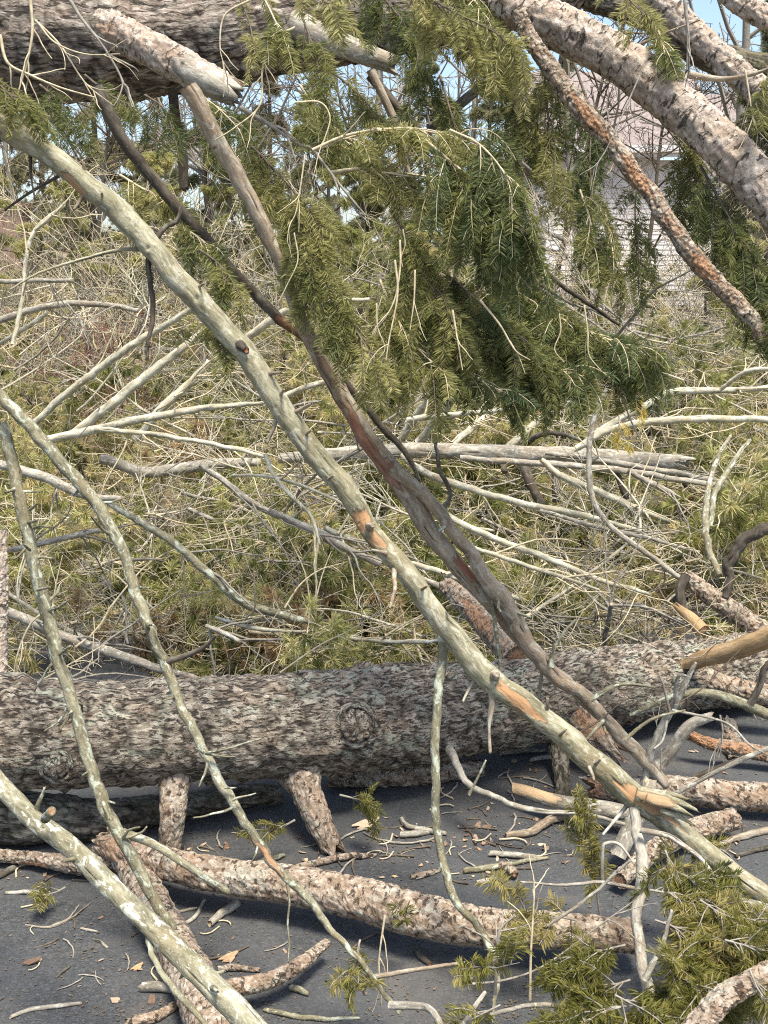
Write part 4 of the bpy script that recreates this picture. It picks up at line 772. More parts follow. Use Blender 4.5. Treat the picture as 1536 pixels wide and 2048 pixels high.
# ------------------------------------------------------------------ hanging fir boughs
W = [
 # label, stem px, depth, n feathers, feather length m, tint
 ('pale yellow fir tip hanging at the very top left of centre', [(600, -60), (640, -10), (660, 20)], 2.2, 6, .10, .85),
 ('fir spray hanging in front of the overhead trunk', [(500, -60), (540, 20), (560, 60), (580, 90)], 2.7, 7, .10, .55),
 ('dark fir spray against the underside of the overhead trunk', [(600, 20), (625, 90), (640, 150), (650, 210)], 2.8, 10, .13, .3),
 ('small fir spray on the overhead trunk left of the splintered stub', [(470, -30), (500, 50), (510, 110)], 2.7, 4, .08, .5),
 ('broad fir bough filling the top centre', [(760, -60), (830, -20), (900, 20), (980, 60), (1020, 90)], 2.75, 22, .15, .55),
 ('second fir bough filling the top right of centre', [(880, -80), (940, -10), (980, 50), (1010, 130)], 2.9, 20, .15, .45),
 ('third fir bough behind the top centre one', [(700, -60), (770, 0), (820, 70), (850, 150)], 3.2, 18, .16, .3),
 ('fir bough hanging beside the sky gap right of centre', [(960, -20), (1000, 100), (1030, 200), (1040, 300)], 3.1, 18, .15, .25),
 ('fir bough hanging under the stout limb', [(1100, 60), (1090, 160), (1100, 260), (1120, 360)], 3.0, 18, .15, .22),
 ('dark fir bough behind the reddish brown branch', [(1150, 130), (1180, 230), (1180, 330), (1190, 430)], 3.3, 18, .17, .2),
 ('bough on the long arched twig at centre', [(620, 305), (700, 275), (780, 258), (860, 260), (940, 285)], 2.7, 12, .14, .5),
 ('bough drooping from the second arched twig', [(660, 350), (720, 340), (800, 350), (880, 362), (940, 370)], 2.75, 16, .16, .45),
 ('left fir bough hanging over the brown branch', [(480, 270), (540, 330), (600, 400), (640, 470)], 2.8, 22, .17, .4),
 ('fir bough hanging left of the central gap', [(560, 380), (610, 470), (650, 560), (680, 620)], 2.75, 22, .17, .38),
 ('big central fir bough', [(850, 280), (920, 340), (980, 400), (1040, 460)], 2.6, 30, .18, .45),
 ('bluish fir spray at the centre right', [(900, 260), (960, 290), (1010, 350), (1030, 420)], 2.55, 14, .15, .28),
 ('fir bough hanging below the centre', [(780, 420), (830, 500), (870, 580), (900, 640)], 2.7, 28, .18, .42),
 ('lower central fir bough', [(860, 520), (930, 580), (1000, 640), (1060, 690)], 2.75, 30, .18, .36),
 ('fir bough reaching low toward the horizontal log', [(760, 560), (790, 630), (830, 690), (880, 740)], 2.7, 20, .15, .45),
 ('yellowing fir tip low at the centre', [(700, 640), (730, 690), (750, 730)], 2.65, 9, .12, .62),
 ('fir bough slung along the pale limb', [(980, 510), (1060, 580), (1140, 640), (1240, 690)], 2.85, 32, .17, .34),
 ('fir bough tip farthest right of the central mass', [(1080, 620), (1150, 650), (1220, 680), (1290, 700)], 2.8, 26, .14, .30),
 ('low fir bough under the pale limb', [(940, 660), (1000, 700), (1080, 730), (1160, 750)], 2.75, 28, .13, .36),
 ('fir bough below it brushing the brush pile', [(840, 680), (900, 720), (960, 760), (1020, 790)], 2.7, 14, .11, .5),
 ('fir spray hanging beside the tilted brown branch', [(1160, 380), (1180, 440), (1190, 500)], 2.9, 8, .14, .25),
 ('thin fir spray hanging before the house', [(1210, 420), (1225, 500), (1228, 560)], 2.9, 5, .15, .3),
 ('second thin fir spray before the house', [(1280, 330), (1270, 420), (1278, 500)], 3.0, 6, .15, .28),
 ('fir spray under the stout limb near the right edge', [(1330, 250), (1380, 320), (1420, 400)], 2.9, 14, .15, .35),
 ('dark fir bough at the right edge', [(1400, 330), (1450, 420), (1490, 500), (1520, 560)], 2.75, 22, .16, .22),
 ('second dark fir bough low at the right edge', [(1450, 520), (1490, 570), (1520, 610), (1560, 640)], 2.7, 16, .13, .35),
 ('fir spray between the two pinkish limbs', [(1300, 30), (1320, 70), (1330, 110)], 2.8, 9, .10, .5),
 ('fir tip over the stout limb at the top', [(1230, -40), (1260, 0), (1290, 30)], 2.7, 7, .09, .65),
 ('fir spray at the right edge beside the second limb', [(1590, 120), (1540, 170), (1510, 210)], 2.7, 8, .10, .45),
 ('olive fir spray at the left edge above the long pole', [(-40, 130), (0, 170), (30, 200)], 2.5, 9, .12, .6),
 ('fir spray under the overhead trunk at far left', [(80, 170), (120, 200), (170, 230)], 3.0, 9, .12, .3),
 ('second fir spray under the overhead trunk at left', [(170, 150), (220, 190), (260, 210)], 3.2, 8, .12, .35),
 ('fir spray under the frayed grey stub', [(400, 190), (440, 220), (480, 260)], 2.9, 12, .12, .25),
 ('fir spray behind the frayed grey stub', [(290, 190), (330, 220), (350, 280)], 3.2, 8, .12, .3),
 ('fir spray over the dark slanting branch', [(240, 350), (290, 380), (350, 410)], 3.1, 16, .12, .5),
 ('fir spray at the crotch of the dark branch', [(340, 440), (390, 470), (430, 500)], 3.0, 12, .12, .4),
 ('fir spray hanging beside the long pole', [(400, 500), (440, 530), (470, 570)], 2.7, 10, .12, .3),
 ('fir spray hanging below the long pole', [(400, 620), (420, 650), (440, 680)], 2.6, 7, .09, .35),
 ('fir spray behind the arched twigs', [(600, 170), (640, 230), (700, 290)], 3.4, 16, .14, .3),
 ('sunlit fir spray behind the splintered stub', [(660, 140), (720, 190), (760, 240)], 3.5, 12, .14, .5),
 ('fir spray left of the sky gap', [(880, 150), (900, 220), (920, 290)], 3.4, 14, .15, .3),
 ('fir bough behind the big central one', [(900, 380), (960, 450), (1020, 540), (1050, 600)], 3.1, 26, .18, .25),
 ('deep shaded fir bough behind the lower central one', [(840, 560), (900, 640), (980, 700), (1060, 740)], 3.1, 26, .16, .2),
]
for lb, pl, d, n, fl, ti in W:
    fir_bough(lb, pl, (d, d - .12), int(n * 1.2), fl * 1.1, ti + rng.normal(0, .12), w0=5 + n * .06, twig='twigd' if len(lb) % 3 else 'twig')
# bottom right fir sprays, close to the viewer
W2 = [
 ('upright yellow-green fir spray beside the broken branch', [(1200, 1830), (1190, 1760), (1175, 1690), (1170, 1640)], 2.55, 16, .10, .6, (-.3, 0, .9), -.1),
 ('drooping fir spray right of the upright stem', [(1330, 1700), (1350, 1740), (1400, 1760)], 2.35, 14, .14, .55, None, .7),
 ('second drooping fir spray under the long pole', [(1300, 1780), (1360, 1790), (1420, 1800)], 2.3, 14, .14, .45, None, .7),
 ('fir spray at the right edge above the corner branch', [(1450, 1880), (1490, 1890), (1550, 1900)], 2.0, 16, .12, .55, None, .6),
 ('fir spray lying across the bottom centre', [(930, 1965), (980, 1940), (1040, 1925)], 2.15, 6, .10, .55, (-.6, 0, .1), .2),
 ('fir spray left of the upright stem', [(1250, 1890), (1210, 1900), (1160, 1920)], 2.15, 11, .12, .5, None, .5),
 ('fir spray at the foot of the upright stem', [(1260, 1960), (1210, 1975), (1150, 1990)], 2.1, 14, .12, .5, None, .4),
 ('fir spray right of the foot of the upright stem', [(1290, 1900), (1340, 1920), (1400, 1960)], 2.1, 20, .13, .55, None, .5),
 ('lowest fir spray at the bottom edge', [(1270, 2010), (1200, 2020), (1130, 2040)], 2.0, 12, .12, .5, None, .3),
 ('fir spray behind the corner branch', [(1380, 1960), (1330, 2000), (1280, 2060)], 2.1, 16, .12, .5, None, .4),
 ('fir spray over the end of the curved log', [(1150, 1840), (1110, 1835), (1060, 1850)], 2.4, 9, .09, .6, None, .4),
 ('fir spray on thin twigs above the curved log', [(1060, 1850), (1040, 1800), (1000, 1770)], 2.4, 7, .07, .7, (-.2, 0, .5), 0),
 ('fir tips left at the bottom centre', [(730, 1990), (710, 1960), (690, 1940)], 2.2, 5, .07, .7, None, .4),
 ('fir tip hanging over the bottom centre pavement', [(720, 1880), (715, 1900), (710, 1920)], 2.3, 3, .06, .6, None, .6),
 ('fir spray at the bottom edge left of the corner branch', [(1000, 2010), (960, 2030), (900, 2060)], 2.0, 6, .09, .5, None, .4),
 ('fir spray by the grey log with a rounded end', [(1330, 1650), (1370, 1690), (1400, 1700)], 2.6, 8, .08, .5, None, .4),
 ('fir spray at the right edge low', [(1500, 1940), (1520, 1990), (1540, 2040)], 1.9, 10, .11, .6, None, .5),
 ('fir spray filling the right edge above the corner branch', [(1400, 1800), (1450, 1830), (1530, 1850)], 2.2, 20, .14, .5, None, .7),
 ('broad fir spray between the upright stem and the corner branch', [(1310, 1840), (1370, 1860), (1450, 1880)], 2.2, 24, .15, .45, None, .7),
 ('fir spray hanging lowest before the corner branch', [(1320, 1930), (1370, 1960), (1420, 1980)], 2.05, 20, .14, .5, None, .6),
 ('fir spray at the bottom edge right of the upright stem', [(1230, 1990), (1290, 2020), (1350, 2040)], 2.0, 18, .13, .5, None, .5),
 ('fir tip on the curved log', [(815, 1850), (810, 1835), (800, 1815)], 2.5, 3, .05, .5, None, .3),
 ('fir spray in the shade under the big trunk', [(680, 1590), (720, 1600), (740, 1610)], 3.05, 8, .09, .5, None, .3),
 ('fir spray by the leaning stub on the pavement', [(590, 1640), (560, 1655), (520, 1660)], 3.0, 6, .07, .5, None, .3),
 ('fir tuft on the pavement at left', [(130, 1775), (110, 1785), (85, 1790)], 2.78, 5, .06, .6, None, .1),
]
for lb, pl, d, n, fl, ti, dr, gv in W2:
    fir_bough(lb, pl, (d, d - .05), n, fl, ti + .08 + rng.normal(0, .1), mat='firlow', grav=gv, side=.35, w0=5, twig='twigg', dirn=dr, group='fir sprays lying near the viewer', spread=.8)
# ------------------------------------------------------------------ pine brush: prototypes, then copies
def pine_bough(L, ntip, tint, dens=48, droop=.1, mt='pine'):
    r = root('pine_bough', (0, 0, 0), 'pine bough', 'pine bough', 'pine boughs heaped behind the trunk')
    pts = [np.zeros(3)]; d = np.array([1., 0, .1])
    for k in range(10):
        d = unit(d + rng.normal(0, .12, 3)); pts.append(pts[-1] + d * L / 10)
    pts = np.array(pts); lines = [(pts, .0075, .003)]; tips = [pts[-1]]; dirs = [d]
    for k in range(ntip):
        i = rng.integers(2, 10); e = unit(unit(pts[i] - pts[i - 1]) * .7 + rng.normal(0, .7, 3) * np.array([1, 1, .7])); ln = L * rng.uniform(.12, .38); q = [pts[i]]
        for j in range(5):
            e = unit(e + rng.normal(0, .22, 3) + np.array([0, 0, -droop * .6])); q.append(q[-1] + e * ln / 5)
        q = np.array(q); lines.append((q, .0038, .0018)); tips.append(q[-1]); dirs.append(e)
        if rng.random() < .7:
            j = rng.integers(2, 5); e2 = unit(e + rng.normal(0, .8, 3)); m = q[j] + e2 * ln * .3; lines.append((np.array([q[j], (q[j] + m) / 2 + rng.normal(0, .006, 3), m]), .002, .001)); tips.append(m); dirs.append(e2)
    v, q = strands(lines, 4); link('stem', mesh('stem', v, q, None, M['twig']), r)
    tips = np.array(tips); v, q, ti = tuft_needles(tips, np.array(dirs), dens, .060, .0050, .34, np.clip(rng.normal(tint, .24, len(tips)), 0, 1))
    link('needles', mesh('needles', v, q, None, M[mt], {'tint': ti}, False), r); return r
boughs = [pine_bough(.6, 34, .5, 40, .1, 'pinedead'), pine_bough(.75, 40, .45), pine_bough(.66, 44, .40), pine_bough(.84, 54, .5), pine_bough(.55, 36, .55), pine_bough(.74, 50, .35), pine_bough(.95, 60, .45), pine_bough(.6, 42, .62)]
def brush_twig(L, n, m):
    r = root('dead_twig', (0, 0, 0), 'dead twig', 'twig', 'bare twigs tangled through the brush')
    lines = []; pts = [np.zeros(3)]; d = np.array([1., 0, .0])
    for k in range(14):
        d = unit(d + rng.normal(0, .16, 3)); pts.append(pts[-1] + d * L / 14)
    pts = np.array(pts); lines.append((pts, .0056, .002))
    for k in range(n):
        i = rng.integers(2, 14); e = unit(unit(pts[i] - pts[i - 1]) * .6 + rng.normal(0, .7, 3)); ln = L * rng.uniform(.12, .4); q = [pts[i]]; cv = rng.normal(0, .16, 3)
        for j in range(8):
            e = unit(e + cv + rng.normal(0, .14, 3)); q.append(q[-1] + e * ln / 8)
        q = np.array(q); lines.append((q, .0036, .0015))
        for _ in range(2):
            j = rng.integers(2, 7); e2 = unit(e + rng.normal(0, .9, 3)); z = q[j] + e2 * ln * .3; lines.append((np.array([q[j], (q[j] + z) / 2 + rng.normal(0, .01, 3), z]), .0013, .0008))
    v, q = strands(lines, 4); link('stem', mesh('stem', v, q, None, M[m]), r); return r
twigs = [brush_twig(.7, 7, 'twig'), brush_twig(.9, 9, 'twig'), brush_twig(.55, 8, 'twigg'), brush_twig(.8, 6, 'twigg'), brush_twig(.6, 9, 'twigd'), brush_twig(1.1, 10, 'twig')]
def spray(L, n, m, r0=.010):
    """a dead conifer limb: straightish kinked stem with side branches that fork again"""
    r = root('dead_limb', (0, 0, 0), 'dead limb', 'branch', 'dead forking limbs in the brush heap'); lines = []
    def kink(p, d, ln, k, j):
        q = [p]; d = unit(d)
        for i in range(k): d = unit(d + rng.normal(0, j, 3) + (rng.normal(0, .35, 3) if rng.random() < .14 else 0)); q.append(q[-1] + d * ln / k)
        return np.array(q)
    st = kink(np.zeros(3), np.array([1., 0, 0]), L, 18, .045); lines.append((st, r0, r0 * .3)); pl = unit(rng.normal(size=3) * np.array([0, 1, .6]))
    for k in range(n):
        i = int(rng.integers(3, 18)); ax = unit(st[i] - st[i - 1]); s = 1 if k % 2 else -1
        a = kink(st[i], ax * rng.uniform(.6, 1.1) + pl * s * rng.uniform(.5, .9) + rng.normal(0, .3, 3), L * rng.uniform(.18, .42) * (1.1 - i / 24), 9, .09); rb = r0 * rng.uniform(.32, .5); lines.append((a, rb, rb * .4))
        for f in range(int(rng.integers(1, 4))):
            j = int(rng.integers(2, 9)); b_ = kink(a[j], unit(a[j] - a[j - 1]) + rng.normal(0, .55, 3), L * rng.uniform(.06, .16), 5, .14); lines.append((b_, rb * .55, rb * .3))
    v, q = strands(lines, 5); link('stem', mesh('stem', v, q, None, M[m]), r); return r
M['limb_pale'] = twigmat('pale_dead_limb', (.27, .24, .165), (.60, .55, .42)); M['limb_grey'] = twigmat('grey_dead_limb', (.12, .105, .08), (.38, .35, .28))
limbs = [spray(1.5, 16, 'limb_pale'), spray(1.2, 13, 'limb_pale', .008), spray(1.7, 18, 'limb_grey', .012), spray(1.0, 14, 'limb_pale', .007), spray(1.4, 15, 'limb_grey', .009), spray(.8, 12, 'limb_pale', .006)]
seen = set()
def put(protos, k, loc, rot, s, label):
    o = protos[k]
    if id(o) in seen: return copy_thing(o, loc, rot, s, label)
    seen.add(id(o)); o.location = loc; o.rotation_euler = rot; o.scale = (s, s, s); o['label'] = label; return o
def zone(px, py):
    h = 'far left' if px < 260 else 'left' if px < 560 else 'centre' if px < 860 else 'right of centre' if px < 1180 else 'right'
    v = 'low down' if py > 1180 else 'midway up' if py > 950 else 'along its far edge'
    return 'in the brush heap, %s %s' % (h, v)
cnt = 0
kinds = ['brown dead', 'broad olive', 'dense olive', 'long olive', 'short pale', 'dark olive', 'long pale', 'yellowish']
while cnt < 260:
    px = rng.uniform(-90, 1620); py = rng.uniform(700, 1325)
    if 150 < px < 420 and 640 < py < 850 and rng.random() < .8: continue
    if 1130 < px < 1330 and py > 1215: continue
    if 1150 < px < 1450 and 800 < py < 905 and rng.random() < .75: continue
    d = 4.5 + (1325 - py) / 620 * 4.2 + rng.normal(0, .3)
    if px > 900: d = max(d, 4.3 + (px - 900) * .0006)
    p = P(px, py, d)
    if p[2] < .06: p[2] = .06 + rng.random() * .06
    k = int(rng.integers(0, 8)); k = int(rng.integers(1, 8)) if k == 0 and rng.random() < .5 else k
    put(boughs, k, p, (rng.normal(0, .5), rng.normal(.25, .3), rng.random() * 6.28), rng.uniform(.8, 1.25), '%s pine bough %s' % (kinds[k], zone(px, py))); cnt += 1
lk = ['long pale', 'pale', 'long grey', 'slender pale', 'grey', 'short pale']
for c_ in range(110):
    px = rng.uniform(-120, 1560); py = rng.uniform(560, 1290); d = 4.25 + (1300 - py) / 620 * 3.7 + rng.normal(0, .25); p = P(px, py, d)
    if p[2] < .12: p[2] = .12
    k = int(rng.integers(0, 6)); t_ = rng.random(); yaw = rng.normal(0, .5) if t_ < .7 else 3.14 + rng.normal(0, .5); pit = rng.normal(.22, .2) if (px > 420 or py > 880) else rng.normal(-.35, .25)
    if t_ >= .7: pit = -pit
    put(limbs, k, p, (rng.normal(0, .6), pit, yaw), rng.uniform(.7, 1.2), '%s forking dead limb %s' % (lk[k], zone(px, py) if py > 700 else 'above the brush heap %s' % side(px)))
tk = ['straw-coloured', 'long straw-coloured', 'grey', 'thin grey', 'brown', 'longest straw-coloured']
for c_ in range(200):
    px = rng.uniform(-60, 1600); py = rng.uniform(480, 1300); d = 4.3 + (1300 - py) / 620 * 3.9 + rng.normal(0, .3); p = P(px, py, d)
    if p[2] < .08: p[2] = .08
    k = int(rng.integers(0, 6))
    put(twigs, k, p, (rng.normal(0, .8), rng.normal(.1, .5), rng.random() * 6.28), rng.uniform(.7, 1.25), '%s bare twig %s' % (tk[k], zone(px, py) if py > 700 else 'above the brush heap %s' % side(px)))
# hair-fine broken twigs matted through the heap, far too many to count
def mat(name, label, n, y0, y1, dfun, m, ln):
    L = []
    for c_ in range(n):
        px = rng.uniform(-80, 1610); py = rng.uniform(y0, y1)
        if px > 1150 and py < 560: continue
        p = P(px, py, dfun(py) + rng.normal(0, .35)); p[2] = max(p[2], .04); d = unit(rng.normal(size=3) * np.array([1, .6, .7])); q = [p]; l = ln * rng.uniform(.4, 1.3); cv = rng.normal(0, .10, 3)
        for j in range(5): d = unit(d + cv + rng.normal(0, .16, 3)); q.append(q[-1] + d * l / 5)
        r0 = rng.uniform(.0013, .003); L.append((np.array(q), r0, r0 * .5))
        for f in range(2):
            j = int(rng.integers(1, 5)); e = unit(d + rng.normal(0, .7, 3)); z = q[j] + e * l * .35; L.append((np.array([q[j], (q[j] + z) / 2 + rng.normal(0, .008, 3), z]), r0 * .7, r0 * .4))
    v, q = strands(L, 3); tag(link(name, mesh(name, v, q, None, M[m])), label, 'twigs', None, 'stuff')
mat('matted_twigs', 'fine pale dead twigs matted all through the brush heap', 2000, 680, 1310, lambda y: 4.25 + (1310 - y) / 620 * 4.0, 'twig', .24)
mat('matted_twigs', 'fine grey dead twigs matted all through the brush heap', 1000, 680, 1310, lambda y: 4.3 + (1310 - y) / 620 * 4.0, 'twigg', .26)
mat('matted_twigs', 'fine pale twigs crisscrossing in the air above the brush heap', 900, 330, 720, lambda y: 8.4 + (700 - y) / 400 * 2.5, 'twig', .42)
# saplings and leaning tops behind the heap
sapP = [make_pine('', 2.8, .04, 34, .075, 'pine_sapling', 'young pines behind the brush heap', .36, .05, .006, 48), make_pine('', 3.6, .05, 40, .075, 'pine_sapling', 'young pines behind the brush heap', .33, .1, .006, 48), make_pine('', 2.2, .035, 28, .075, 'pine_sapling', 'young pines behind the brush heap', .42, .02, .006, 48)]
for ch in [c for s in sapP for c in s.children if c.name.startswith('crown')]: ch.data.materials.clear(); ch.data.materials.append(M['pine'])
for i, (px, d, k) in enumerate([(-60, 9.4, 1), (60, 10.5, 0), (300, 12, 1), (380, 10.2, 0), (560, 9.8, 2), (640, 11.2, 1), (720, 12.6, 1), (760, 10.2, 2), (850, 11.6, 0), (950, 10.4, 2), (1060, 11.5, 2), (1180, 11.2, 2), (1300, 12.2, 2), (1420, 10.6, 2), (1500, 11.8, 0), (1600, 10.2, 0), (200, 14, 1), (0, 14, 1), (520, 14, 1), (820, 14.5, 1)]):
    place(sapP, k, px, d, rng.uniform(.72, 1.0), '%s young pine %s behind the brush heap' % (('low' if k == 2 else 'slim' if k == 0 else 'tall'), side(px)))
# fine twigs close to the viewer in the upper left
def curl(label, pl, d, r0=.0035, m='twig', forks=4, name='thin_twig', grp='thin curling twigs near the viewer'):
    pts, _ = px_pts([(x, y, 5) for x, y in pl], d); c = spline(pts, 40); t = root(name, c[0], label, 'twig', grp); L = [(c - c[0], r0, r0 * .4)]
    for k in range(forks):
        i = rng.integers(8, 36); e = unit(unit(c[i] - c[i - 1]) + rng.normal(0, .45, 3) + np.array([0, 0, -.3])); q = [c[i] - c[0]]; cv = rng.normal(0, .04, 3) + np.array([0, 0, -.05])
        for j in range(9):
            e = unit(e + cv + rng.normal(0, .1, 3)); q.append(q[-1] + e * rng.uniform(.006, .014))
        L.append((np.array(q), r0 * .55, r0 * .25))
    v, q = strands(L, 6); link('stem', mesh('stem', v, q, None, M[m]), t); return t
for lb, pl, d, r0, m in [
 ('pale twig curving down across the overhead trunk at far left', [(0, 70), (15, 125), (60, 150), (120, 175), (190, 195)], 2.6, .0045, 'twig'),
 ('pale twig hanging down the left of the overhead trunk', [(60, -10), (65, 60), (55, 120), (35, 190)], 2.6, .0045, 'twig'),
 ('twig crossing in front of the thick broken stub', [(140, 0), (165, 40), (205, 90), (240, 150), (265, 215)], 2.7, .0055, 'twigg'),
 ('twig slanting left of the thick broken stub', [(70, 40), (120, 90), (170, 165), (225, 210)], 2.75, .0035, 'twig'),
 ('level thin twig under the thick broken stub', [(75, 45), (110, 85), (170, 108), (240, 108)], 2.7, .003, 'twig'),
 ('looping pale twig in front of the overhead trunk at centre', [(500, 0), (450, 30), (440, 90), (450, 140)], 2.65, .003, 'twig'),
 ('long pale twig hanging in a bow at upper centre', [(590, 55), (545, 80), (525, 140), (520, 210), (470, 255), (430, 280)], 2.6, .0035, 'twig'),
 ('twig curling in an S under the overhead trunk', [(590, 205), (640, 205), (660, 235), (650, 275), (640, 300)], 2.65, .003, 'twig'),
 ('pale forked twig at the hub of the arched twigs', [(480, 215), (540, 250), (600, 290), (625, 300), (680, 370), (730, 430)], 2.68, .0065, 'twigg'),
 ('arched brown twig above the central boughs', [(625, 300), (690, 272), (770, 258), (850, 262), (925, 282)], 2.65, .0045, 'twig'),
 ('second arched twig below it', [(660, 345), (720, 338), (790, 345), (880, 358), (960, 380)], 2.72, .005, 'twig'),
 ('twig drooping from the hub to the left', [(610, 310), (600, 380), (590, 430), (575, 450)], 2.65, .0025, 'twig'),
 ('pair of pale shoots hanging at the centre', [(800, 480), (800, 540), (785, 610), (745, 670)], 2.5, .003, 'twig'),
 ('pale shoot hanging straight beside the pair', [(830, 540), (828, 600), (820, 660)], 2.5, .0028, 'twig'),
 ('pale shoot hanging in the lower central bough', [(905, 620), (915, 680), (925, 740)], 2.5, .003, 'twig'),
 ('thin yellow shoot at the lower centre', [(790, 520), (795, 590), (778, 680), (772, 720)], 2.5, .003, 'twig'),
 ('straw shoot curving down the right bough', [(960, 600), (1000, 650), (1030, 700), (1060, 720)], 2.5, .003, 'twig'),
 ('fine twig crossing the reddish brown branch', [(1280, 150), (1240, 240), (1200, 320), (1160, 350)], 2.5, .0022, 'twigg'),
 ('thin stem hanging from the second limb at top right', [(1370, 0), (1376, 70), (1374, 140)], 2.6, .005, 'twigg'),
 ('twig hanging at the right edge under the second limb', [(1490, 140), (1500, 200), (1510, 270)], 2.6, .003, 'twig'),
 ('curled straw twig in the left brush', [(110, 1210), (60, 1250), (30, 1330), (40, 1370)], 3.2, .004, 'twig'),
 ('thin straw twig rising left of the thin lichened branch', [(95, 1290), (110, 1180), (125, 1110)], 3.3, .003, 'twig'),
 ('twig leaning on the trunk at far left', [(75, 1365), (110, 1345), (190, 1300), (215, 1285)], 2.9, .003, 'twig'),
 ('thin twig slanting over the trunk top at centre', [(560, 1345), (640, 1290), (700, 1260), (770, 1215)], 3.2, .003, 'twig'),
 ('straw twig forking in the middle brush', [(570, 1215), (600, 1170), (640, 1140), (690, 1125)], 3.8, .0045, 'twig'),
 ('thin twig hanging by the bottom centre fir tips', [(770, 1830), (760, 1900), (755, 1960)], 2.25, .0028, 'twig'),
 ('upright straw twig left of the bottom right sprays', [(1060, 2000), (1062, 1900), (1068, 1800), (1068, 1760)], 2.2, .0032, 'twig'),
 ('second upright straw twig at the bottom right', [(990, 1990), (995, 1900), (1000, 1860), (1030, 1830)], 2.2, .004, 'twigg'),
 ('twig sloping along the bottom right sprays', [(920, 1970), (1010, 1960), (1090, 1930), (1200, 1850), (1270, 1800)], 2.25, .003, 'twigg'),
 ('fan of fine twigs over the right end of the trunk', [(1330, 1420), (1400, 1380), (1440, 1340), (1480, 1300)], 3.2, .003, 'twigd'),
 ('twigs tangled below the rough grey branch', [(1150, 1470), (1200, 1440), (1250, 1400), (1300, 1390)], 3.1, .0035, 'twigd'),
 ('thin twig standing between the logs at right', [(1320, 1560), (1322, 1520), (1318, 1470), (1305, 1420)], 3.2, .0028, 'twigg'),
 ('twig hanging over the torn orange branch', [(1440, 1430), (1445, 1470), (1430, 1520), (1420, 1550)], 3.1, .003, 'twigg'),
]: curl(lb, pl, d, r0, m, 1 if 'shoot' in lb else 4)
for c_ in range(10):
    x = rng.uniform(580, 1180); y = rng.uniform(330, 700); l_ = rng.uniform(70, 150)
    curl('pale thin shoot hanging in the fir boughs %s' % ('left of their middle' if x < 800 else 'near their middle' if x < 980 else 'right of their middle'), [(x, y), (x + rng.normal(2, 8), y + l_ * .4), (x + rng.normal(8, 14), y + l_ * .75), (x + rng.normal(14, 20), y + l_)], rng.uniform(2.5, 2.7), .0022, 'twig', 0)
# dangling fir tip that has turned yellow
for lb, pl in (('bright yellow dead needle tip hanging over the horizontal log', [(1238, 830), (1240, 855), (1248, 880)]), ('orange-yellow needle tip right of the fir boughs', [(1265, 780), (1275, 795), (1285, 810)])):
    fir_bough(lb, pl, 5.2, 5, .10, .5, mat='yellow', group='yellow needle tips', w0=4)
# ------------------------------------------------------------------ litter on the pavement
def chip(seed):
    r2 = np.random.default_rng(seed); n = 9; a = np.sort(r2.random(n) * 6.28); rr = r2.uniform(.5, 1.1, n); x = np.cos(a) * rr * 1.7; y = np.sin(a) * rr
    cz = .25 * x * x * r2.uniform(.2, .7) + .1; V = np.vstack([np.stack([x, y, cz], 1), np.stack([x * .93, y * .93, cz + .16], 1), [[0, 0, .0], [0, 0, .24]]]) * .012
    V += r2.normal(0, .0006, V.shape); q = [(i, (i + 1) % n, n + (i + 1) % n, n + i) for i in range(n)]; t = [(2 * n, (i + 1) % n, i) for i in range(n)] + [(2 * n + 1, n + i, n + (i + 1) % n) for i in range(n)]
    return V, q, t
def chipmat(name, a, b_, c_):
    b = NB(name); o = b.n.new('ShaderNodeTexCoord').outputs['Object']; oi = b.n.new('ShaderNodeObjectInfo').outputs['Random']
    c = b.ramp(oi, [(.1, a), (.5, b_), (.9, c_)]); return b.out(b.mix(.5, c, b.ramp(b.noise(o, 160, 4), [(.3, .25), (.7, 1.)]), 'MULTIPLY'), .85)
M['chip'] = chipmat('bark_chip', (.16, .10, .07), (.36, .24, .16), (.55, .43, .31)); M['chipo'] = chipmat('fresh_chip', (.42, .24, .12), (.55, .36, .2), (.68, .55, .4))
chips = []
for k in range(8):
    V, q, t = chip(40 + k); chips.append(mesh('bark_chip', V, q, t, M['chip' if k < 6 else 'chipo'], None, False))
reg = [(400, 1690, 60, 14, 10), (560, 1700, 90, 12, 10), (680, 1705, 50, 14, 12), (730, 1650, 40, 14, 7), (800, 1665, 50, 20, 9), (850, 1670, 60, 14, 12), (960, 1660, 60, 14, 16), (1010, 1690, 60, 20, 18), (1090, 1700, 60, 16, 12), (1120, 1650, 50, 12, 10), (1000, 1600, 60, 20, 8), (1060, 1540, 70, 16, 12), (970, 1740, 60, 20, 10), (450, 1920, 40, 14, 4), (300, 1990, 60, 20, 6), (280, 1935, 60, 24, 5), (170, 1740, 60, 14, 10), (1400, 1510, 60, 18, 10), (1450, 1660, 60, 20, 10), (1180, 1560, 40, 20, 8), (860, 1740, 80, 30, 6), (600, 1880, 120, 50, 6), (120, 1880, 100, 60, 4), (40, 1760, 60, 16, 6)]
for (x, y, sx, sy, n) in reg:
    for k in range(n):
        px = rng.normal(x, sx); py = min(2040, rng.normal(y, sy)); p = G(px, py, .002)
        o = link('bark_chip', chips[int(rng.integers(0, 8))], None, p); o.rotation_euler = (rng.normal(0, .25), rng.normal(0, .25), rng.random() * 6.28); s = .14 + .75 * rng.random() ** 1.8; s *= (1.8 if rng.random() < .08 else 1); o.scale = (s, s, s * .8)
        where = 'left' if px < 420 else 'centre' if px < 860 else 'right of centre' if px < 1150 else 'right'
        tag(o, 'small tan bark chip lying on the dark pavement %s' % ('at ' + where if where in ('left', 'right') else 'near the centre' if where == 'centre' else where), 'bark chip', 'bark chips scattered on the pavement')
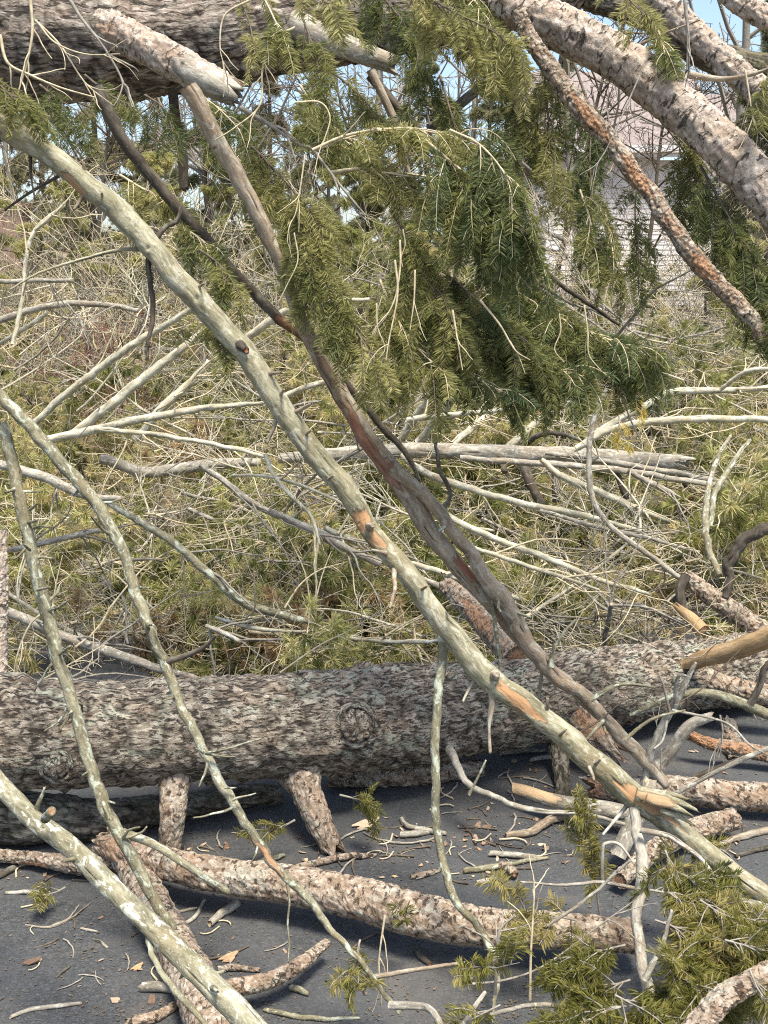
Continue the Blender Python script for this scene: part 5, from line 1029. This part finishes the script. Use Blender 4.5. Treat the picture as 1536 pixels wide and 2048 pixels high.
for lb, px, py, s, ro in (('largest pale bark flake lying right of the leaning stub', 733, 1650, 2.4, .2), ('curled orange bark flake beside the scaly log', 382, 1888, 1.3, 1.1), ('pale bark flake above the crooked branch', 458, 1916, 1.4, .3), ('dark flat bark flake alone on the left pavement', 62, 1925, 1.3, .1), ('tan flake on the pavement left of the scaly log', 275, 1935, .9, .5)):
    o = link('bark_chip', chips[6 if 'dark' not in lb else 0], None, G(px, py, .003)); o.rotation_euler = (.15, -.1, ro); o.scale = (s, s, s); tag(o, lb, 'bark chip')
# loose twigs and sticks
def gpl(pl, h=0.0): return [G(x, y, w_ / 2 * gd(y) / F + h) for x, y, w_ in pl], [w_ / 2 * gd(y) / F for x, y, w_ in pl]
stk = [
 ('long thin twig at the bottom left corner', [(20, 2035, 7), (60, 2018, 9), (110, 2012, 9), (162, 2006, 6)], 'grey'),
 ('short thin twig above the corner twig', [(112, 1955, 4), (126, 1942, 6), (140, 1932, 5)], 'dark'),
 ('forked wispy twig on the left pavement', [(50, 1850, 3), (100, 1854, 5), (145, 1835, 5), (180, 1806, 3)], 'grey'),
 ('second wispy twig beside the forked one', [(105, 1850, 3), (135, 1838, 4), (158, 1810, 3)], 'grey'),
 ('tiny twig right of the wispy twigs', [(163, 1856, 5), (180, 1860, 6), (195, 1864, 4)], 'grey'),
 ('tiny bent twig left of the pale pole', [(185, 1878, 4), (200, 1884, 6), (215, 1896, 4)], 'grey'),
 ('short stout twig under the curved log', [(420, 1846, 14), (445, 1826, 16), (474, 1806, 18)], 'grey'),
 ('bent twig under the curved log left', [(365, 1850, 8), (390, 1832, 9), (408, 1800, 7)], 'grey'),
 ('thin twig lying left of the bent one', [(355, 1824, 6), (380, 1818, 7), (395, 1815, 5)], 'grey'),
 ('reddish stick lying behind the curved log', [(570, 1745, 14), (630, 1726, 15), (690, 1715, 14), (752, 1710, 8)], 'tan'),
 ('grey stick left of the reddish stick', [(500, 1734, 12), (540, 1718, 14), (570, 1710, 8)], 'lich'),
 ('long dark stick lying right of the hanging stem', [(925, 1742, 12), (980, 1735, 13), (1040, 1724, 10), (1095, 1716, 6)], 'lich'),
 ('short thick stick with a cut end near the dark stick', [(1003, 1730, 18), (1018, 1742, 20), (1032, 1754, 18)], 'tan'),
 ('thin stick below the dark stick', [(952, 1766, 8), (985, 1760, 10), (1015, 1758, 7)], 'grey'),
 ('grey stick pair left of the hanging stem', [(800, 1670, 12), (830, 1668, 13), (862, 1662, 9)], 'grey'),
 ('forked stick left of the hanging stem', [(803, 1636, 9), (815, 1652, 11), (850, 1660, 12), (890, 1668, 8)], 'grey'),
 ('thick stick at the litter patch right of centre', [(1010, 1672, 12), (1060, 1664, 16), (1100, 1642, 18), (1135, 1634, 12)], 'brown'),
 ('grey stick lying level in the litter patch', [(980, 1708, 11), (1030, 1711, 13), (1070, 1716, 11)], 'grey'),
 ('thin stick at the left of the litter patch', [(820, 1754, 10), (850, 1748, 12), (882, 1738, 8)], 'tan'),
 ('bent stick below the curved log right of the thin branch', [(828, 1898, 10), (845, 1915, 13), (860, 1928, 10)], 'dark'),
 ('thin stick near the crooked branch end', [(580, 1976, 12), (600, 1980, 13), (615, 1988, 8)], 'lich'),
 ('short blackened stick left of the scaly log', [(282, 1975, 18), (310, 1974, 20), (345, 1978, 14)], 'grey'),
 ('flat torn stick below the crooked branch', [(435, 1938, 12), (470, 1936, 14), (520, 1940, 9)], 'tan'),
 ('orange torn stick at the bottom edge', [(250, 2050, 20), (310, 2030, 22), (350, 2008, 18)], 'tan'),
 ('stick running along the bottom edge centre', [(530, 2020, 9), (580, 2030, 11), (640, 2038, 10), (720, 2035, 6)], 'lich'),
 ('thin twig at the far left under the trunk', [(10, 1786, 7), (50, 1784, 9), (85, 1785, 6)], 'grey'),
 ('dark stick at the left edge', [(-10, 1756, 12), (20, 1740, 14), (40, 1728, 8)], 'dark'),
 ('stick at the far right behind the rounded log', [(1440, 1690, 10), (1490, 1670, 14), (1560, 1655, 14)], 'brown'),
 ('second stick at the far right', [(1470, 1712, 8), (1510, 1700, 10), (1560, 1690, 10)], 'dark'),
 ('pale stick beyond the trunk on the pavement', [(1000, 1508, 7), (1050, 1502, 9), (1090, 1500, 6)], 'grey'),
 ('stick beyond the vertical stub', [(1060, 1520, 8), (1100, 1512, 10)], 'grey'),
]
for lb, pl, m in stk:
    pts, rad = gpl(pl); v, q, t, a = tube(pts, rad, m, base=pts[0], wob=.4, res=.006, jag0=.5, jag1=.5); tag(link('loose_stick', mesh('loose_stick', v, q, t, M[m], a), None, pts[0]), lb, 'stick', 'loose sticks on the pavement')
tw = []
for k in range(5):
    L = rng.uniform(.04, .10); p = [np.zeros(3)]; d = np.array([1., 0, 0])
    for j in range(6): d = unit(d + rng.normal(0, .25, 3) * np.array([1, 1, .1])); p.append(p[-1] + d * L / 6)
    v, q = strands([(np.array(p) + np.array([0, 0, .003]), .0026, .0016)], 5); tw.append(mesh('twig_bit', v, q, None, M[['twigg', 'twig', 'twigd', 'twigg', 'twigd'][k]]))
for (x, y, sx, sy, n) in [(980, 1680, 110, 35, 34), (840, 1670, 60, 30, 12), (700, 1690, 60, 25, 8), (1080, 1560, 70, 25, 10), (250, 1960, 140, 60, 8), (1450, 1680, 60, 30, 12), (560, 1860, 150, 60, 10), (100, 1880, 90, 60, 6), (150, 1760, 90, 20, 10), (430, 1690, 60, 16, 8)]:
    for k in range(n):
        px = rng.normal(x, sx); py = min(2040, max(1500, rng.normal(y, sy))); o = link('twig_bit', tw[int(rng.integers(0, 5))], None, G(px, py, .001)); s = rng.uniform(.6, 1.6); o.scale = (s, s, s); o.rotation_euler = (0, 0, rng.random() * 6.28)
        tag(o, 'short broken twig bit on the pavement %s' % ('at left' if px < 420 else 'near the centre' if px < 860 else 'right of centre' if px < 1150 else 'at right'), 'twig', 'twig bits scattered on the pavement')
# crumbs of bark and needles nobody could count
n = 7500; px = rng.uniform(-100, 1640, n); py = 1480 + 560 * rng.random(n) ** .8
cl = np.clip(vnoise(np.stack([px / 130, py / 45, px * 0], 1), 77) * .5 + .5, 0, 1); keep = rng.random(n) < (cl ** 3 * 1.2 + .06); px, py = px[keep], py[keep]
base = np.array([G(a, b_, .003) for a, b_ in zip(px, py)]); a = rng.random(len(base)) * 6.28; u = np.stack([np.cos(a), np.sin(a), rng.normal(0, .1, len(a))], 1)
l = rng.uniform(.003, .013, len(a)); sv = np.stack([-np.sin(a), np.cos(a), rng.normal(0, .2, len(a))], 1) * (rng.uniform(.0012, .0045, len(a)))[:, None]
v = np.stack([base, base + u * (l * .5)[:, None] + sv, base + u * l[:, None], base + u * (l * .5)[:, None] - sv], 1).reshape(-1, 3)
tag(link('bark_crumbs', mesh('bark_crumbs', v, np.arange(len(v)).reshape(-1, 4), None, M['twigd'], None, False)), 'fine bark crumbs and dropped needles strewn over the pavement', 'debris', None, 'stuff')
